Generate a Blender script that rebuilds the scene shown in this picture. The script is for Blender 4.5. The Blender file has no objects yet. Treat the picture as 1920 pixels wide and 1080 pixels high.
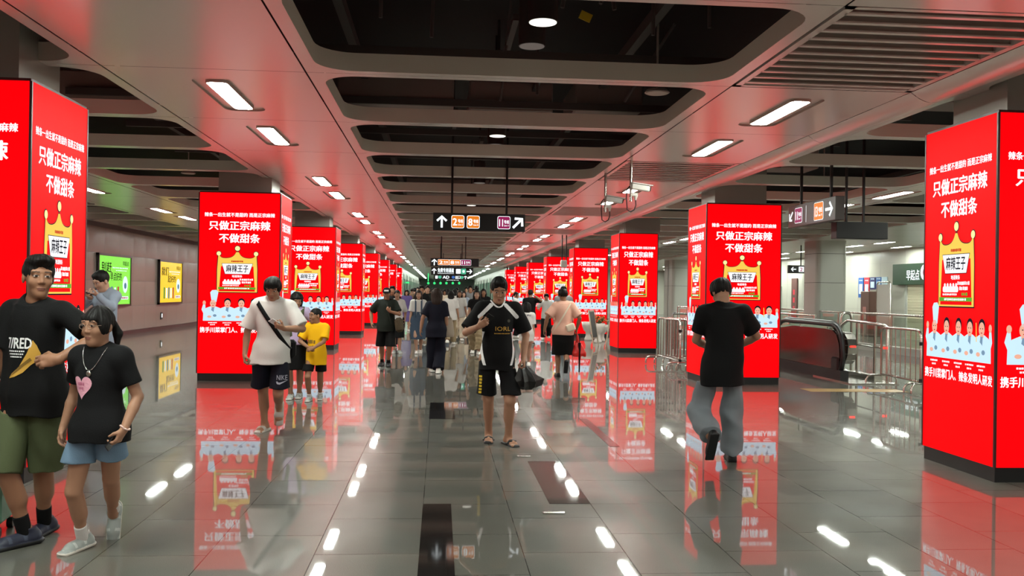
import bpy, math, random
import numpy as np
from mathutils import Vector, Matrix
from mathutils.bvhtree import BVHTree
from mathutils.geometry import tessellate_polygon

scene = bpy.context.scene
COL = scene.collection
random.seed(4)

# ---------------------------------------------------------------- camera
EYE = 1.58
FPX, YAW, PIT, ROLL = 1706.95, math.radians(4.550), math.radians(0.2693), math.radians(0.8633)
_fw0 = Vector((math.sin(YAW), math.cos(YAW), 0)); _rt0 = Vector((math.cos(YAW), -math.sin(YAW), 0)); _up0 = Vector((0, 0, 1))
_F = _fw0 * math.cos(PIT) + _up0 * math.sin(PIT)
_U = -_fw0 * math.sin(PIT) + _up0 * math.cos(PIT)
_R = _rt0 * math.cos(ROLL) + _U * math.sin(ROLL)
_U2 = _U * math.cos(ROLL) - _rt0 * math.sin(ROLL)
cam_d = bpy.data.cameras.new('camera'); cam = bpy.data.objects.new('camera', cam_d); COL.objects.link(cam)
cam_d.sensor_width = 36.0; cam_d.lens = FPX / 1920 * 36.0; cam_d.clip_end = 400; cam_d.clip_start = 0.05
m = Matrix.Identity(4)
for i in range(3):
    m[i][0], m[i][1], m[i][2] = _R[i], _U2[i], -_F[i]
m[0][3], m[1][3], m[2][3] = 0, 0, EYE
cam.matrix_world = m
scene.camera = cam

# ---------------------------------------------------------------- light, world, exposure
scene.view_settings.view_transform = 'Standard'
scene.view_settings.look = 'None'
scene.view_settings.gamma = 1.0
scene.view_settings.use_curve_mapping = False
scene.view_settings.exposure = 0.0
LAMP_POWER = 128.0        # ceiling strip lamps
LED_POWER = 1.02         # red advertising screens
scene.cycles.max_bounces = 7; scene.cycles.diffuse_bounces = 3; scene.cycles.glossy_bounces = 4
scene.cycles.transmission_bounces = 6; scene.cycles.transparent_max_bounces = 8
scene.cycles.caustics_reflective = True; scene.cycles.caustics_refractive = False
scene.cycles.sample_clamp_indirect = 4.0
world = bpy.data.worlds.new('world'); scene.world = world; world.use_nodes = True
world.node_tree.nodes['Background'].inputs[0].default_value = (.02, .02, .02, 1)
world.node_tree.nodes['Background'].inputs[1].default_value = 0.3

def at(px, py, Y):
    """world point where the line of sight through a photo pixel meets the cross-section of the hall at distance Y"""
    u, v = px - 960, py - 540
    d = _F * FPX + _R * u - _U2 * v
    return Vector((0, 0, EYE)) + d * (Y / d.y)
def on_floor(px, py, z=0.0):
    u, v = px - 960, py - 540
    d = _F * FPX + _R * u - _U2 * v
    return Vector((0, 0, EYE)) + d * ((z - EYE) / d.z)

# ---------------------------------------------------------------- materials
def lin(c):
    return tuple(((v / 255) / 12.92 if v / 255 <= .04045 else ((v / 255 + .055) / 1.055) ** 2.4) for v in c)
_mats = {}
def mat(name, col=(128, 128, 128), rough=.5, metal=0., spec=.5, emit=0., bump=None, trans=0., coat=0., sample=False, var=0., ior=1.45):
    if name in _mats: return _mats[name]
    mt = bpy.data.materials.new(name); mt.use_nodes = True; _mats[name] = mt
    nt = mt.node_tree; b = nt.nodes['Principled BSDF']
    c = lin(col) + (1,)
    b.inputs['Base Color'].default_value = c; b.inputs['Roughness'].default_value = rough
    b.inputs['Metallic'].default_value = metal; b.inputs['Specular IOR Level'].default_value = spec
    b.inputs['Transmission Weight'].default_value = trans; b.inputs['Coat Weight'].default_value = coat
    b.inputs['IOR'].default_value = ior
    if emit:
        b.inputs['Emission Color'].default_value = c; b.inputs['Base Color'].default_value = tuple(v * .12 for v in c[:3]) + (1,); b.inputs['Emission Strength'].default_value = emit
        if not sample: mt.cycles.emission_sampling = 'NONE'
    if var or bump:
        tc = nt.nodes.new('ShaderNodeTexCoord')
        if var:
            n = nt.nodes.new('ShaderNodeTexNoise'); n.inputs['Scale'].default_value = 9; n.inputs['Detail'].default_value = 5
            mx = nt.nodes.new('ShaderNodeMix'); mx.data_type = 'RGBA'
            mx.inputs[6].default_value = tuple(v * (1 - var) for v in c[:3]) + (1,); mx.inputs[7].default_value = tuple(min(1, v * (1 + var)) for v in c[:3]) + (1,)
            nt.links.new(tc.outputs['Object'], n.inputs['Vector']); nt.links.new(n.outputs[0], mx.inputs[0]); nt.links.new(mx.outputs[2], b.inputs['Base Color'])
        if bump:
            n = nt.nodes.new('ShaderNodeTexNoise'); n.inputs['Scale'].default_value = bump[0]; n.inputs['Detail'].default_value = 3
            bp = nt.nodes.new('ShaderNodeBump'); bp.inputs['Strength'].default_value = bump[1]; bp.inputs['Distance'].default_value = .01
            nt.links.new(tc.outputs['Object'], n.inputs['Vector']); nt.links.new(n.outputs[0], bp.inputs['Height']); nt.links.new(bp.outputs[0], b.inputs['Normal'])
    return mt

# ---------------------------------------------------------------- object helpers
def tag(o, label=None, cat=None, group=None, kind=None):
    if label: o['label'] = label
    if cat: o['category'] = cat
    if group: o['group'] = group
    if kind: o['kind'] = kind
    return o
def empty(name, loc=(0, 0, 0), rz=0., label=None, cat=None, group=None):
    o = bpy.data.objects.new(name, None); COL.objects.link(o); o.empty_display_size = .2
    o.location = loc; o.rotation_euler = (0, 0, rz)
    return tag(o, label, cat, group)
def link(name, me, parent=None, loc=None):
    o = bpy.data.objects.new(name, me); COL.objects.link(o)
    if parent: o.parent = parent
    if loc: o.location = loc
    return o
def copy_tree(o, parent=None):
    c = o.copy(); COL.objects.link(c)
    if parent: c.parent = parent
    for ch in list(o.children): copy_tree(ch, c)
    return c

class MB:
    """collects simple solids and flat shapes into one mesh"""
    def __init__(s): s.v = []; s.f = []; s.m = []; s.sm = []
    def add(s, vs, fs, mi=0, smooth=False):
        b = len(s.v); s.v += [tuple(p) for p in vs]
        for f in fs: s.f.append(tuple(b + i for i in f)); s.m.append(mi); s.sm.append(smooth)
    def box(s, c, size, mi=0, rot=None, bev=0.):
        hx, hy, hz = size[0] / 2, size[1] / 2, size[2] / 2
        if bev:
            e = bev; vs = []; 
            for z, k in ((-hz, e), (-hz + e, 0), (hz - e, 0), (hz, e)):
                vs += [(-hx + k, -hy + e, z), (-hx + e, -hy + k, z), (hx - e, -hy + k, z), (hx - k, -hy + e, z), (hx - k, hy - e, z), (hx - e, hy - k, z), (-hx + e, hy - k, z), (-hx + k, hy - e, z)]
            fs = [tuple(range(7, -1, -1)), tuple(range(24, 32))]
            for r in range(3):
                for i in range(8): a, b2 = r * 8 + i, r * 8 + (i + 1) % 8; fs.append((a, b2, b2 + 8, a + 8))
        else:
            vs = [(x, y, z) for z in (-hz, hz) for y in (-hy, hy) for x in (-hx, hx)]
            fs = [(0, 2, 3, 1), (4, 5, 7, 6), (0, 1, 5, 4), (2, 6, 7, 3), (0, 4, 6, 2), (1, 3, 7, 5)]
        R = rot or Matrix.Identity(3); c = Vector(c)
        s.add([R @ Vector(p) + c for p in vs], fs, mi)
    def cyl(s, a, b, r, n=12, mi=0, r2=None, caps=True):
        a, b = Vector(a), Vector(b); r2 = r if r2 is None else r2
        z = (b - a).normalized(); x = z.orthogonal().normalized(); y = z.cross(x)
        vs = [p + (x * math.cos(t) + y * math.sin(t)) * rr for p, rr in ((a, r), (b, r2)) for t in [2 * math.pi * i / n for i in range(n)]]
        s.add(vs, [(i, (i + 1) % n, n + (i + 1) % n, n + i) for i in range(n)], mi, True)
        if caps: s.add(vs[:n], [tuple(range(n - 1, -1, -1))], mi); s.add(vs[n:], [tuple(range(n))], mi)
    def tube(s, pts, r, n=8, mi=0, closed=False):
        pts = [Vector(p) for p in pts]; N = len(pts); rings = []; up = None
        for i, p in enumerate(pts):
            a = pts[i - 1] if (i or closed) else p; b = pts[(i + 1) % N] if (i < N - 1 or closed) else p
            t = (b - a).normalized()
            up = t.orthogonal().normalized() if up is None else (up - t * up.dot(t)).normalized()
            w = t.cross(up); rr = r[i] if isinstance(r, (list, tuple)) else r
            rings.append([p + (up * math.cos(q) + w * math.sin(q)) * rr for q in [2 * math.pi * k / n for k in range(n)]])
        vs = [q for g in rings for q in g]; fs = []
        for i in range(N if closed else N - 1):
            j = (i + 1) % N
            fs += [(i * n + k, i * n + (k + 1) % n, j * n + (k + 1) % n, j * n + k) for k in range(n)]
        s.add(vs, fs, mi, True)
        if not closed: s.add(rings[0], [tuple(range(n - 1, -1, -1))], mi); s.add(rings[-1], [tuple(range(n))], mi)
    def ball(s, c, r, mi=0, n=10):
        r = r if isinstance(r, (tuple, list)) else (r, r, r)
        vs = [(c[0] + r[0] * math.sin(a) * math.cos(b), c[1] + r[1] * math.sin(a) * math.sin(b), c[2] + r[2] * math.cos(a)) for a in [math.pi * i / n for i in range(n + 1)] for b in [2 * math.pi * j / (2 * n) for j in range(2 * n)]]
        w = 2 * n
        s.add(vs, [(i * w + j, (i + 1) * w + j, (i + 1) * w + (j + 1) % w, i * w + (j + 1) % w) for i in range(n) for j in range(w)], mi, True)
    def flat(s, poly, place, mi=0):
        """fill a 2D outline; place(x, y) gives the 3D point"""
        tris = tessellate_polygon([[Vector((x, y, 0)) for x, y in poly]])
        vs = [place(x, y) for x, y in poly]; ar = sum(poly[i - 1][0] * poly[i][1] - poly[i][0] * poly[i - 1][1] for i in range(len(poly)))
        out = []
        for t in tris:
            a, b, c = [poly[i] for i in t]
            out.append(tuple(t) if (b[0] - a[0]) * (c[1] - a[1]) - (b[1] - a[1]) * (c[0] - a[0]) > 0 else tuple(t)[::-1])
        s.add(vs, out, mi)
    def text(s, body, place, cx, cy, size, mi=0, bold=.03, sx=1., width=None, align='C'):
        """lettering centred on (cx, cy); width fits it to a given length"""
        P, T, w, h = glyphs(body, bold)
        k = size; kx = (width / w) if width else k * sx
        x0 = cx - w * kx / 2 if align == 'C' else cx
        for dx, dy in HEAVY(bold): s.add([place(x0 + (p[0] + dx) * kx, cy + (p[1] - .36 + dy) * k) for p in P], T, mi)
    def dashes(s, place, cx, cy, w, h, n, mi=0, seed=1):
        """a line of small print too fine to read"""
        rd = random.Random(seed + n); x = cx - w / 2; st = w / n
        for i in range(n):
            q = st * rd.uniform(.6, .88); y0 = cy - h / 2 * rd.uniform(.75, 1); y1 = cy + h / 2 * rd.uniform(.75, 1)
            s.add([place(x, y0), place(x + q, y0), place(x + q, y1), place(x, y1)], [(0, 1, 2, 3)], mi); x += st
    def mesh(s, name, mats):
        me = bpy.data.meshes.new(name); me.from_pydata(s.v, [], s.f)
        for q in mats: me.materials.append(q)
        me.polygons.foreach_set('material_index', s.m); me.polygons.foreach_set('use_smooth', s.sm); me.update()
        return me
    def build(s, name, mats, parent=None, loc=None):
        return link(name, s.mesh(name, mats if isinstance(mats, (list, tuple)) else [mats]), parent, loc)
def HEAVY(b): return [(0, 0)] if b < .015 else [(-b, 0), (b, 0), (0, -b * .6), (0, b * .6)]
_glyphs = {}
def glyphs(body, bold):
    key = body
    if key not in _glyphs:
        cu = bpy.data.curves.new('lettering', 'FONT'); cu.body = body; cu.size = 1; cu.offset = 0; cu.resolution_u = 2; cu.fill_mode = 'FRONT'
        o = bpy.data.objects.new('lettering', cu); COL.objects.link(o)
        me = bpy.data.meshes.new_from_object(o.evaluated_get(bpy.context.evaluated_depsgraph_get()))
        P = [(v.co.x, v.co.y) for v in me.vertices]
        if not P: P = [(0, 0), (1, 0), (0, 1)]
        x0 = min(p[0] for p in P); x1 = max(p[0] for p in P)
        P = [(p[0] - x0, p[1]) for p in P]
        T = []
        for f in me.polygons:
            t = tuple(f.vertices); a, b, c = [P[i] for i in t[:3]]
            T.append(t if f.normal.z > 0 else t[::-1])
        _glyphs[key] = (P, T, x1 - x0, 1.)
        bpy.data.objects.remove(o); bpy.data.curves.remove(cu); bpy.data.meshes.remove(me)
    return _glyphs[key]
def circle(cx, cy, rx, ry=None, n=20, a0=0, a1=360):
    ry = rx if ry is None else ry
    return [(cx + rx * math.cos(math.radians(a0 + (a1 - a0) * i / n)), cy + ry * math.sin(math.radians(a0 + (a1 - a0) * i / n))) for i in range(n if a1 - a0 == 360 else n + 1)]
def rrect(cx, cy, w, h, r, n=5):
    out = []
    for sx, sy, a in ((1, 1, 0), (-1, 1, 90), (-1, -1, 180), (1, -1, 270)):
        out += [(cx + sx * (w / 2 - r) + r * math.cos(math.radians(a + 90 * i / n)), cy + sy * (h / 2 - r) + r * math.sin(math.radians(a + 90 * i / n))) for i in range(n + 1)]
    return out
ORD = ['nearest', 'second', 'third', 'fourth', 'fifth', 'sixth', 'seventh', 'eighth', 'ninth', 'tenth', 'eleventh', 'twelfth', 'thirteenth', 'fourteenth', 'fifteenth', 'sixteenth', 'seventeenth', 'eighteenth', 'nineteenth', 'twentieth'] + ['%dth' % i for i in range(21, 60)]
# ================================================================ the hall
M_floor = mat('polished_granite_floor', (150, 143, 134), rough=.07, spec=.62)
def floor_nodes():
    nt = M_floor.node_tree; b = nt.nodes['Principled BSDF']; L = nt.links.new
    geo = nt.nodes.new('ShaderNodeNewGeometry'); mp = nt.nodes.new('ShaderNodeMapping')
    mp.inputs['Location'].default_value = (-8.48 + 85, -.53 + 62.5, 0); mp.inputs['Rotation'].default_value = (0, 0, 0)
    sep = nt.nodes.new('ShaderNodeSeparateXYZ'); com = nt.nodes.new('ShaderNodeCombineXYZ')
    L(geo.outputs['Position'], sep.inputs[0]); L(sep.outputs[1], com.inputs[0]); L(sep.outputs[0], com.inputs[1]); L(com.outputs[0], mp.inputs[0])
    br = nt.nodes.new('ShaderNodeTexBrick'); br.offset = .5; br.inputs['Scale'].default_value = 1
    br.inputs['Brick Width'].default_value = .85; br.inputs['Row Height'].default_value = .625; br.inputs['Mortar Size'].default_value = .0032; br.inputs['Mortar Smooth'].default_value = .1
    br.inputs['Color1'].default_value = lin((87, 86, 79)) + (1,); br.inputs['Color2'].default_value = lin((96, 94, 87)) + (1,); br.inputs['Mortar'].default_value = lin((50, 48, 45)) + (1,)
    L(mp.outputs[0], br.inputs[0])
    n = nt.nodes.new('ShaderNodeTexNoise'); n.inputs['Scale'].default_value = 260; n.inputs['Detail'].default_value = 2
    L(geo.outputs['Position'], n.inputs['Vector'])
    rp = nt.nodes.new('ShaderNodeMapRange'); rp.inputs[1].default_value = .3; rp.inputs[2].default_value = .7; rp.inputs[3].default_value = .62; rp.inputs[4].default_value = 1.3
    L(n.outputs[0], rp.inputs[0])
    mx = nt.nodes.new('ShaderNodeMix'); mx.data_type = 'RGBA'; mx.blend_type = 'MULTIPLY'; mx.inputs[0].default_value = 1
    L(br.outputs[0], mx.inputs[6]); L(rp.outputs[0], mx.inputs[7]); L(mx.outputs[2], b.inputs['Base Color'])
    n2 = nt.nodes.new('ShaderNodeTexNoise'); n2.inputs['Scale'].default_value = 1.3; n2.inputs['Detail'].default_value = 3; L(geo.outputs['Position'], n2.inputs['Vector'])
    r2 = nt.nodes.new('ShaderNodeMapRange'); r2.inputs[1].default_value = .3; r2.inputs[2].default_value = .75; r2.inputs[3].default_value = .3; r2.inputs[4].default_value = .42
    L(n2.outputs[0], r2.inputs[0])
    ad = nt.nodes.new('ShaderNodeMath'); ad.operation = 'MULTIPLY_ADD'; ad.inputs[1].default_value = .06
    sp = nt.nodes.new('ShaderNodeMapRange'); sp.inputs[3].default_value = .07; sp.inputs[4].default_value = .02; L(br.outputs['Fac'], sp.inputs[0]); L(sp.outputs[0], b.inputs['Specular IOR Level'])
    L(br.outputs['Fac'], ad.inputs[0]); L(r2.outputs[0], ad.inputs[2]); L(ad.outputs[0], b.inputs['Roughness'])
floor_nodes()
_b = M_floor.node_tree.nodes['Principled BSDF']; _b.inputs['Coat Weight'].default_value = .88; _b.inputs['Coat Roughness'].default_value = .024; _b.inputs['Coat IOR'].default_value = 1.5
M_metal = mat('ceiling_panel_metal', (232, 228, 220), rough=.24, metal=.25, spec=.5)
M_fascia = mat('coffer_fascia_paint', (206, 210, 196), rough=.5)
M_void = mat('void_black', (34, 32, 32), rough=.8)
M_dark = mat('dark_service_steel', (70, 66, 64), rough=.55)
M_steel = mat('brushed_stainless', (200, 196, 188), rough=.22, metal=1.)
M_lamp = mat('lamp_diffuser', (246, 255, 244), rough=.4, emit=LAMP_POWER, sample=True)
M_frame = mat('lamp_frame_paint', (185, 175, 165), rough=.35, metal=.4)
M_black = mat('matt_black', (17, 17, 18), rough=.5)
M_col = mat('column_cladding', (168, 168, 160), rough=.3, metal=.2)
M_wall = mat('enamel_wall_panel', (138, 127, 119), rough=.22, spec=.55)
M_white = mat('white_wall_panel', (178, 178, 166), rough=.35)

def struct(o): o['kind'] = 'structure'; return o
Y0, Y1 = -8.0, 72.0
b = MB(); b.add([(-10.4, Y0, 0), (18.2, Y0, 0), (18.2, 150, 0), (-10.4, 150, 0)], [(0, 1, 2, 3)]); struct(b.build('floor', M_floor))

PITCH, BEAM0, HC = 2.37, 8.17, 3.5
ks = list(range(-7, 27)); bays = [(BEAM0 + PITCH * k, BEAM0 + PITCH * (k + 1)) for k in ks]
def coffer_zone(name, X0, X1, border=.115, rad=.33, beam=.1, fas=.16):
    b = MB(); g = .004
    for ya, yb in bays:
        xa, xb, y0, y1 = X0 + g, X1 - g, ya + g, yb - g
        hole = rrect((xa + xb) / 2, (ya + yb) / 2, xb - xa - 2 * border, yb - ya - 2 * beam, rad, 7); n = len(hole)
        q = n // 4; outer = [(xb, y1), (xa, y1), (xa, y0), (xb, y0)]
        vs = [(x, y, HC) for x, y in hole] + [(x, y, HC) for x, y in outer]; fs = []
        for c in range(4):
            for i in range(q - 1): fs.append((n + c, c * q + i, c * q + i + 1)[::1])
            fs.append((n + c, c * q + q - 1, ((c + 1) % 4) * q, n + (c + 1) % 4))
        b.add(vs, [f[::-1] for f in fs], 0)
        vs = [(x, y, z) for z in (HC, HC + fas) for x, y in hole]
        b.add(vs, [(i, n + i, n + (i + 1) % n, (i + 1) % n) for i in range(n)], 1, True)
        # folded return edge on top of the fascia
        h2 = rrect((xa + xb) / 2, (ya + yb) / 2, xb - xa - 2 * border + .1, yb - ya - 2 * beam + .1, rad + .05, 7)
        b.add([(x, y, HC + fas) for x, y in hole] + [(x, y, HC + fas) for x, y in h2], [(i, (i + 1) % n, n + (i + 1) % n, n + i) for i in range(n)], 1)
    return struct(b.build(name, [M_metal, M_fascia]))
def holed_plate(b, xa, xb, y0, y1, hole, up, mi_wall=1, back=None):
    """ceiling plate with a rounded opening whose sides turn up into the plenum"""
    n = len(hole); q = n // 4; outer = [(xb, y1), (xa, y1), (xa, y0), (xb, y0)]
    fs = []
    for c in range(4):
        for i in range(q - 1): fs.append((n + c, c * q + i, c * q + i + 1))
        fs.append((n + c, c * q + q - 1, ((c + 1) % 4) * q, n + (c + 1) % 4))
    b.add([(x, y, HC) for x, y in hole] + [(x, y, HC) for x, y in outer], [f[::-1] for f in fs], 0)
    b.add([(x, y, z) for z in (HC, HC + up) for x, y in hole], [(i, n + i, n + (i + 1) % n, (i + 1) % n) for i in range(n)], mi_wall, True)
    if back is not None: b.flat(hole, lambda x, y: (x, y, HC + up), back); b.f[-(n - 2):] = [f[::-1] for f in b.f[-(n - 2):]]
def lamp_y(ya, yb): return (ya + yb) / 2 - .05
def strip_zone(name, X0, X1, skip=lambda k: False, cove=None, lamp=None, fill_lamp=None):
    b = MB(); g = .005; ge = .012
    for k, (ya, yb) in zip(ks, bays):
        if skip(k): continue
        if fill_lamp and k % 3 != 2:
            xm = (lamp + fill_lamp) / 2
            for xa_, xb_, lx_ in ((X0, xm, lamp), (xm, X1, fill_lamp)): holed_plate(b, xa_ + (ge if xa_ == X0 else 0), xb_ - (ge if xb_ == X1 else 0), ya + g, yb - g, rrect(lx_, lamp_y(ya, yb), .43, 1.52, .13, 6), .022, 1, 0)
        elif lamp is not None and k % 3 != 2: holed_plate(b, X0 + ge, X1 - ge, ya + g, yb - g, rrect(lamp, lamp_y(ya, yb), .43, 1.52, .13, 6), .022, 1, 0)
        else: b.add([(X0 + ge, ya + g, HC), (X1 - ge, ya + g, HC), (X1 - ge, yb - g, HC), (X0 + ge, yb - g, HC)], [(3, 2, 1, 0)], 0)
    if cove:
        # shallow rounded return along the outer edge
        pr = [(cove[0] + (cove[1] - cove[0]) * t, HC - .1 * math.sin(math.pi * t) ** 1.0 * (1 - .25 * t)) for t in [i / 14 for i in range(15)]]
        for ya, yb in bays:
            vs = [(x, y, z) for y in (ya + g, yb - g) for x, z in pr]; n = len(pr)
            b.add(vs, [(i, i + n, i + n + 1, i + 1) for i in range(n - 1)], 0, True)
    return struct(b.build(name, [M_metal, M_frame]))
coffer_zone('ceiling', -1.205, 2.636)
coffer_zone('ceiling.001', -6.06, -2.97)
coffer_zone('ceiling.002', -10.25, -7.95)
coffer_zone('ceiling.003', 4.79, 8.05)
coffer_zone('ceiling.004', 8.75, 12.2)
strip_zone('ceiling.005', -2.97, -1.205, lamp=-2.11)
strip_zone('ceiling.006', -7.95, -6.06, lamp=-7.0)
strip_zone('ceiling.007', 2.636, 4.36, skip=lambda k: k % 3 == 2, cove=(4.36, 4.785), lamp=3.52)
strip_zone('ceiling.008', 8.05, 8.75, lamp=8.42)
strip_zone('ceiling.009', 12.2, 18.1, lamp=15.45, fill_lamp=17.3)  # outer row of openings holds fill lamps added to brighten the shop side

# black plenum above the open coffers
b = MB()
b.add([(-10.4, Y0, 5.3), (18.2, Y0, 5.3), (18.2, Y1, 5.3), (-10.4, Y1, 5.3)], [(3, 2, 1, 0)])
for xw in (-10.4, 18.2): b.add([(xw, Y0, HC), (xw, Y1, HC), (xw, Y1, 5.3), (xw, Y0, 5.3)], [(0, 1, 2, 3)])
for yw in (Y0, Y1): b.add([(-10.4, yw, HC + .02), (18.2, yw, HC + .02), (18.2, yw, 5.3), (-10.4, yw, 5.3)], [(0, 1, 2, 3)])
struct(b.build('ceiling_void_slab', M_void))
# service steel hanging in the plenum
M_duct = mat('duct_sheet', (132, 122, 116), rough=.5)
b = MB()
for i, y in enumerate([6.9, 9.35, 11.8, 14.0, 16.5, 21.0, 26, 31, 36]):
    b.box((.8, y, 4.02), (11, .05, .09)); b.box((.2 + (i % 3) * .5, y + .4, 4.25), (.06, 1.9, .06))
for x in (-1.0, 2.1, -4.6, 6.3, 10.2): b.box((x, 28, 4.35), (.09, 66, .12))
struct(b.build('ceiling_service_rail', M_dark))
b = MB()
for (x, y, sx, sy, z) in ((1.6, 7.6, 2.7, .9, 4.5), (-.6, 12.4, 1.5, 1.2, 4.2), (.9, 12.5, 1.1, 1.2, 4.15), (2.2, 12.5, .9, 1.2, 4.2), (-4.2, 12.2, 2.4, .7, 4.1), (-4.4, 8.7, 1.2, .8, 4.1), (6.4, 11, 1.8, .6, 4.2), (6, 17, 2.2, .7, 4.2), (.6, 24, 3, .8, 4.3), (.4, 31, 3, .8, 4.3)):
    b.box((x, y, z), (sx, sy, .4), 0, None, .02)
struct(b.build('ceiling_duct', M_duct))
b = MB()
for (x0, y0, z0, x1, y1, z1) in ((-.5, 7.3, 5.2, -.5, 7.3, 3.75), (-.05, 7.7, 5.2, -.1, 7.7, 3.72), (1.6, 7.6, 5.2, 1.25, 7.2, 3.9), (1.75, 7.5, 5.2, 1.75, 7.5, 3.75), (2.2, 7.4, 5.2, 2.2, 7.4, 3.8), (.75, 9.4, 5.2, .63, 9.9, 3.66), (1.0, 9.6, 5.2, 1.0, 9.6, 3.68), (2.0, 9.9, 3.7, 2.4, 9.3, 4.4), (-4.6, 8.6, 5.2, -4.35, 8.6, 3.6), (-3.9, 8.2, 5.2, -4.1, 8.9, 3.6), (5.6, 8.7, 5.2, 5.72, 8.7, 3.5)):
    b.cyl((x0, y0, z0), (x1, y1, z1), .016, 6)
b.tube([(1.2 + .22 * math.cos(t), 7.5, 3.95 + .22 * math.sin(t)) for t in [math.pi * i / 10 for i in range(11)]], .018, 6)
struct(b.build('ceiling_hanger_rod', M_dark))
b = MB(); b.box((1.17, 7.45, 3.87), (.1, .01, .07), 0, Matrix.Rotation(.4, 3, 'Y'))
tag(b.build('cable_tag', mat('yellow_tag', (190, 160, 20), rough=.6)), 'small yellow tag on a cable inside the nearest centre ceiling opening', 'tag')

# ---- left wall with enamel panels
b = MB(); XW = -10.2; zs = [.13, .94, 1.765, 2.585, 3.36]
for i in range(-7, 56):
    ya, yb = i * 1.3 + .1, (i + 1) * 1.3 + .1
    for z0, z1 in zip(zs[:-1], zs[1:]):
        vs = []; N = 5
        for a in range(N + 1):
            for c in range(N + 1):
                u, w = a / N, c / N; e = min(u, 1 - u, w, 1 - w); bulge = .006 * min(1, e * 5) + .005 * math.sin(math.pi * u) * math.sin(math.pi * w)
                vs.append((XW - .012 + bulge + (.05 * max(0, (z0 + (z1 - z0) * w - 2.9)) if z0 > 2.5 else 0), ya + .005 + (yb - ya - .01) * u, z0 + .005 + (z1 - z0 - .01) * w))
        b.add(vs, [(a * (N + 1) + c, (a + 1) * (N + 1) + c, (a + 1) * (N + 1) + c + 1, a * (N + 1) + c + 1) for a in range(N) for c in range(N)], 0, True)
b.box((XW - .06, 32, 1.75), (.08, 80, 3.5), 1)
struct(b.build('wall_left', [M_wall, M_dark]))
b = MB(); b.box((XW + .0, 32, .065), (.04, 80, .13)); struct(b.build('baseboard_left', mat('dark_skirting', (34, 27, 26), rough=.3)))
# ---- right wall
b = MB(); XR = 18.0
b.box((XR + .1, 32, 1.75), (.2, 80, 3.5), 0)
for i in range(-4, 36): b.box((XR - .002, i * 2.0, 1.75), (.006, .012, 3.5), 1)
for z in (1.1, 2.2, 3.0): b.box((XR - .002, 32, z), (.006, 80, .012), 1)
struct(b.build('wall_right', [M_white, M_col]))
b = MB(); b.box((3.9, Y0 - .1, 1.75), (29, .2, 3.5)); struct(b.build('wall_back', M_white))

# ---- far end: the hall narrows to a white corridor
b = MB()
for x0, x1 in ((-10.3, -3.1), (5.3, 18.2)): b.box(((x0 + x1) / 2, Y1 + .1, 1.75), (x1 - x0, .2, 3.5))
struct(b.build('wall_far', M_white))
M_corr = mat('corridor_wall', (128, 136, 122), rough=.4)
M_green_glass = mat('green_tinted_glazing', (84, 124, 104), rough=.15, spec=.6)
for nm, x, s in (('wall_corridor_left', -3.1, -1), ('wall_corridor_right', 5.3, 1)):
    b = MB(); b.box((x + s * .1, 110, 1.75), (.2, 76, 3.5), 3)
    for i in range(16):
        b.box((x - s * .01, 74 + i * 4.6, 1.5), (.05, .3, 3.0), 1)
        b.box((x - s * .004, 76.2 + i * 4.6, 1.45), (.02, 3.6, 2.3), 2)
    struct(b.build(nm, [M_white, M_col, M_green_glass, M_corr]))
b = MB(); b.box((1.1, 148, 1.75), (8.4, .2, 3.5)); struct(b.build('wall_end', mat('end_wall', (150, 165, 150), rough=.5)))
b = MB()
b.box((1.1, 110, HC + .02), (8.4, 76, .04), 0)
for i in range(31): b.box((.7, 73 + i * 2.4, HC - .005), (3.8, .12, .03), 1)
struct(b.build('ceiling.010', [M_metal, M_fascia]))

# ---- structural columns
def column(nm, x, y, w, d, h=HC + .2):
    b = MB(); r = .16
    pr = rrect(x, y, w, d, r, 6); n = len(pr)
    zs_ = [0, 2.05, 2.07, 3.0, 3.02, h]
    for a, (z0, z1) in enumerate(((0, 2.06), (2.075, 3.05), (3.065, h))):
        b.add([(p[0], p[1], z) for z in (z0, z1) for p in pr], [(i, (i + 1) % n, n + (i + 1) % n, n + i) for i in range(n)], 0, True)
    pr2 = rrect(x, y, w - .02, d - .02, r, 6)
    b.add([(p[0], p[1], z) for z in (0, h) for p in pr2], [(i, (i + 1) % n, n + (i + 1) % n, n + i) for i in range(n)], 1, True)
    return struct(b.build(nm, [M_col, M_dark]))
PS = 8.31
def row(i): return 7.5 + PS * i
for i in range(-1, 5): column('column', 13.3, 10.6 + 10 * i if i != 3 else 49.8, 1.08, 1.2)
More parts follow.
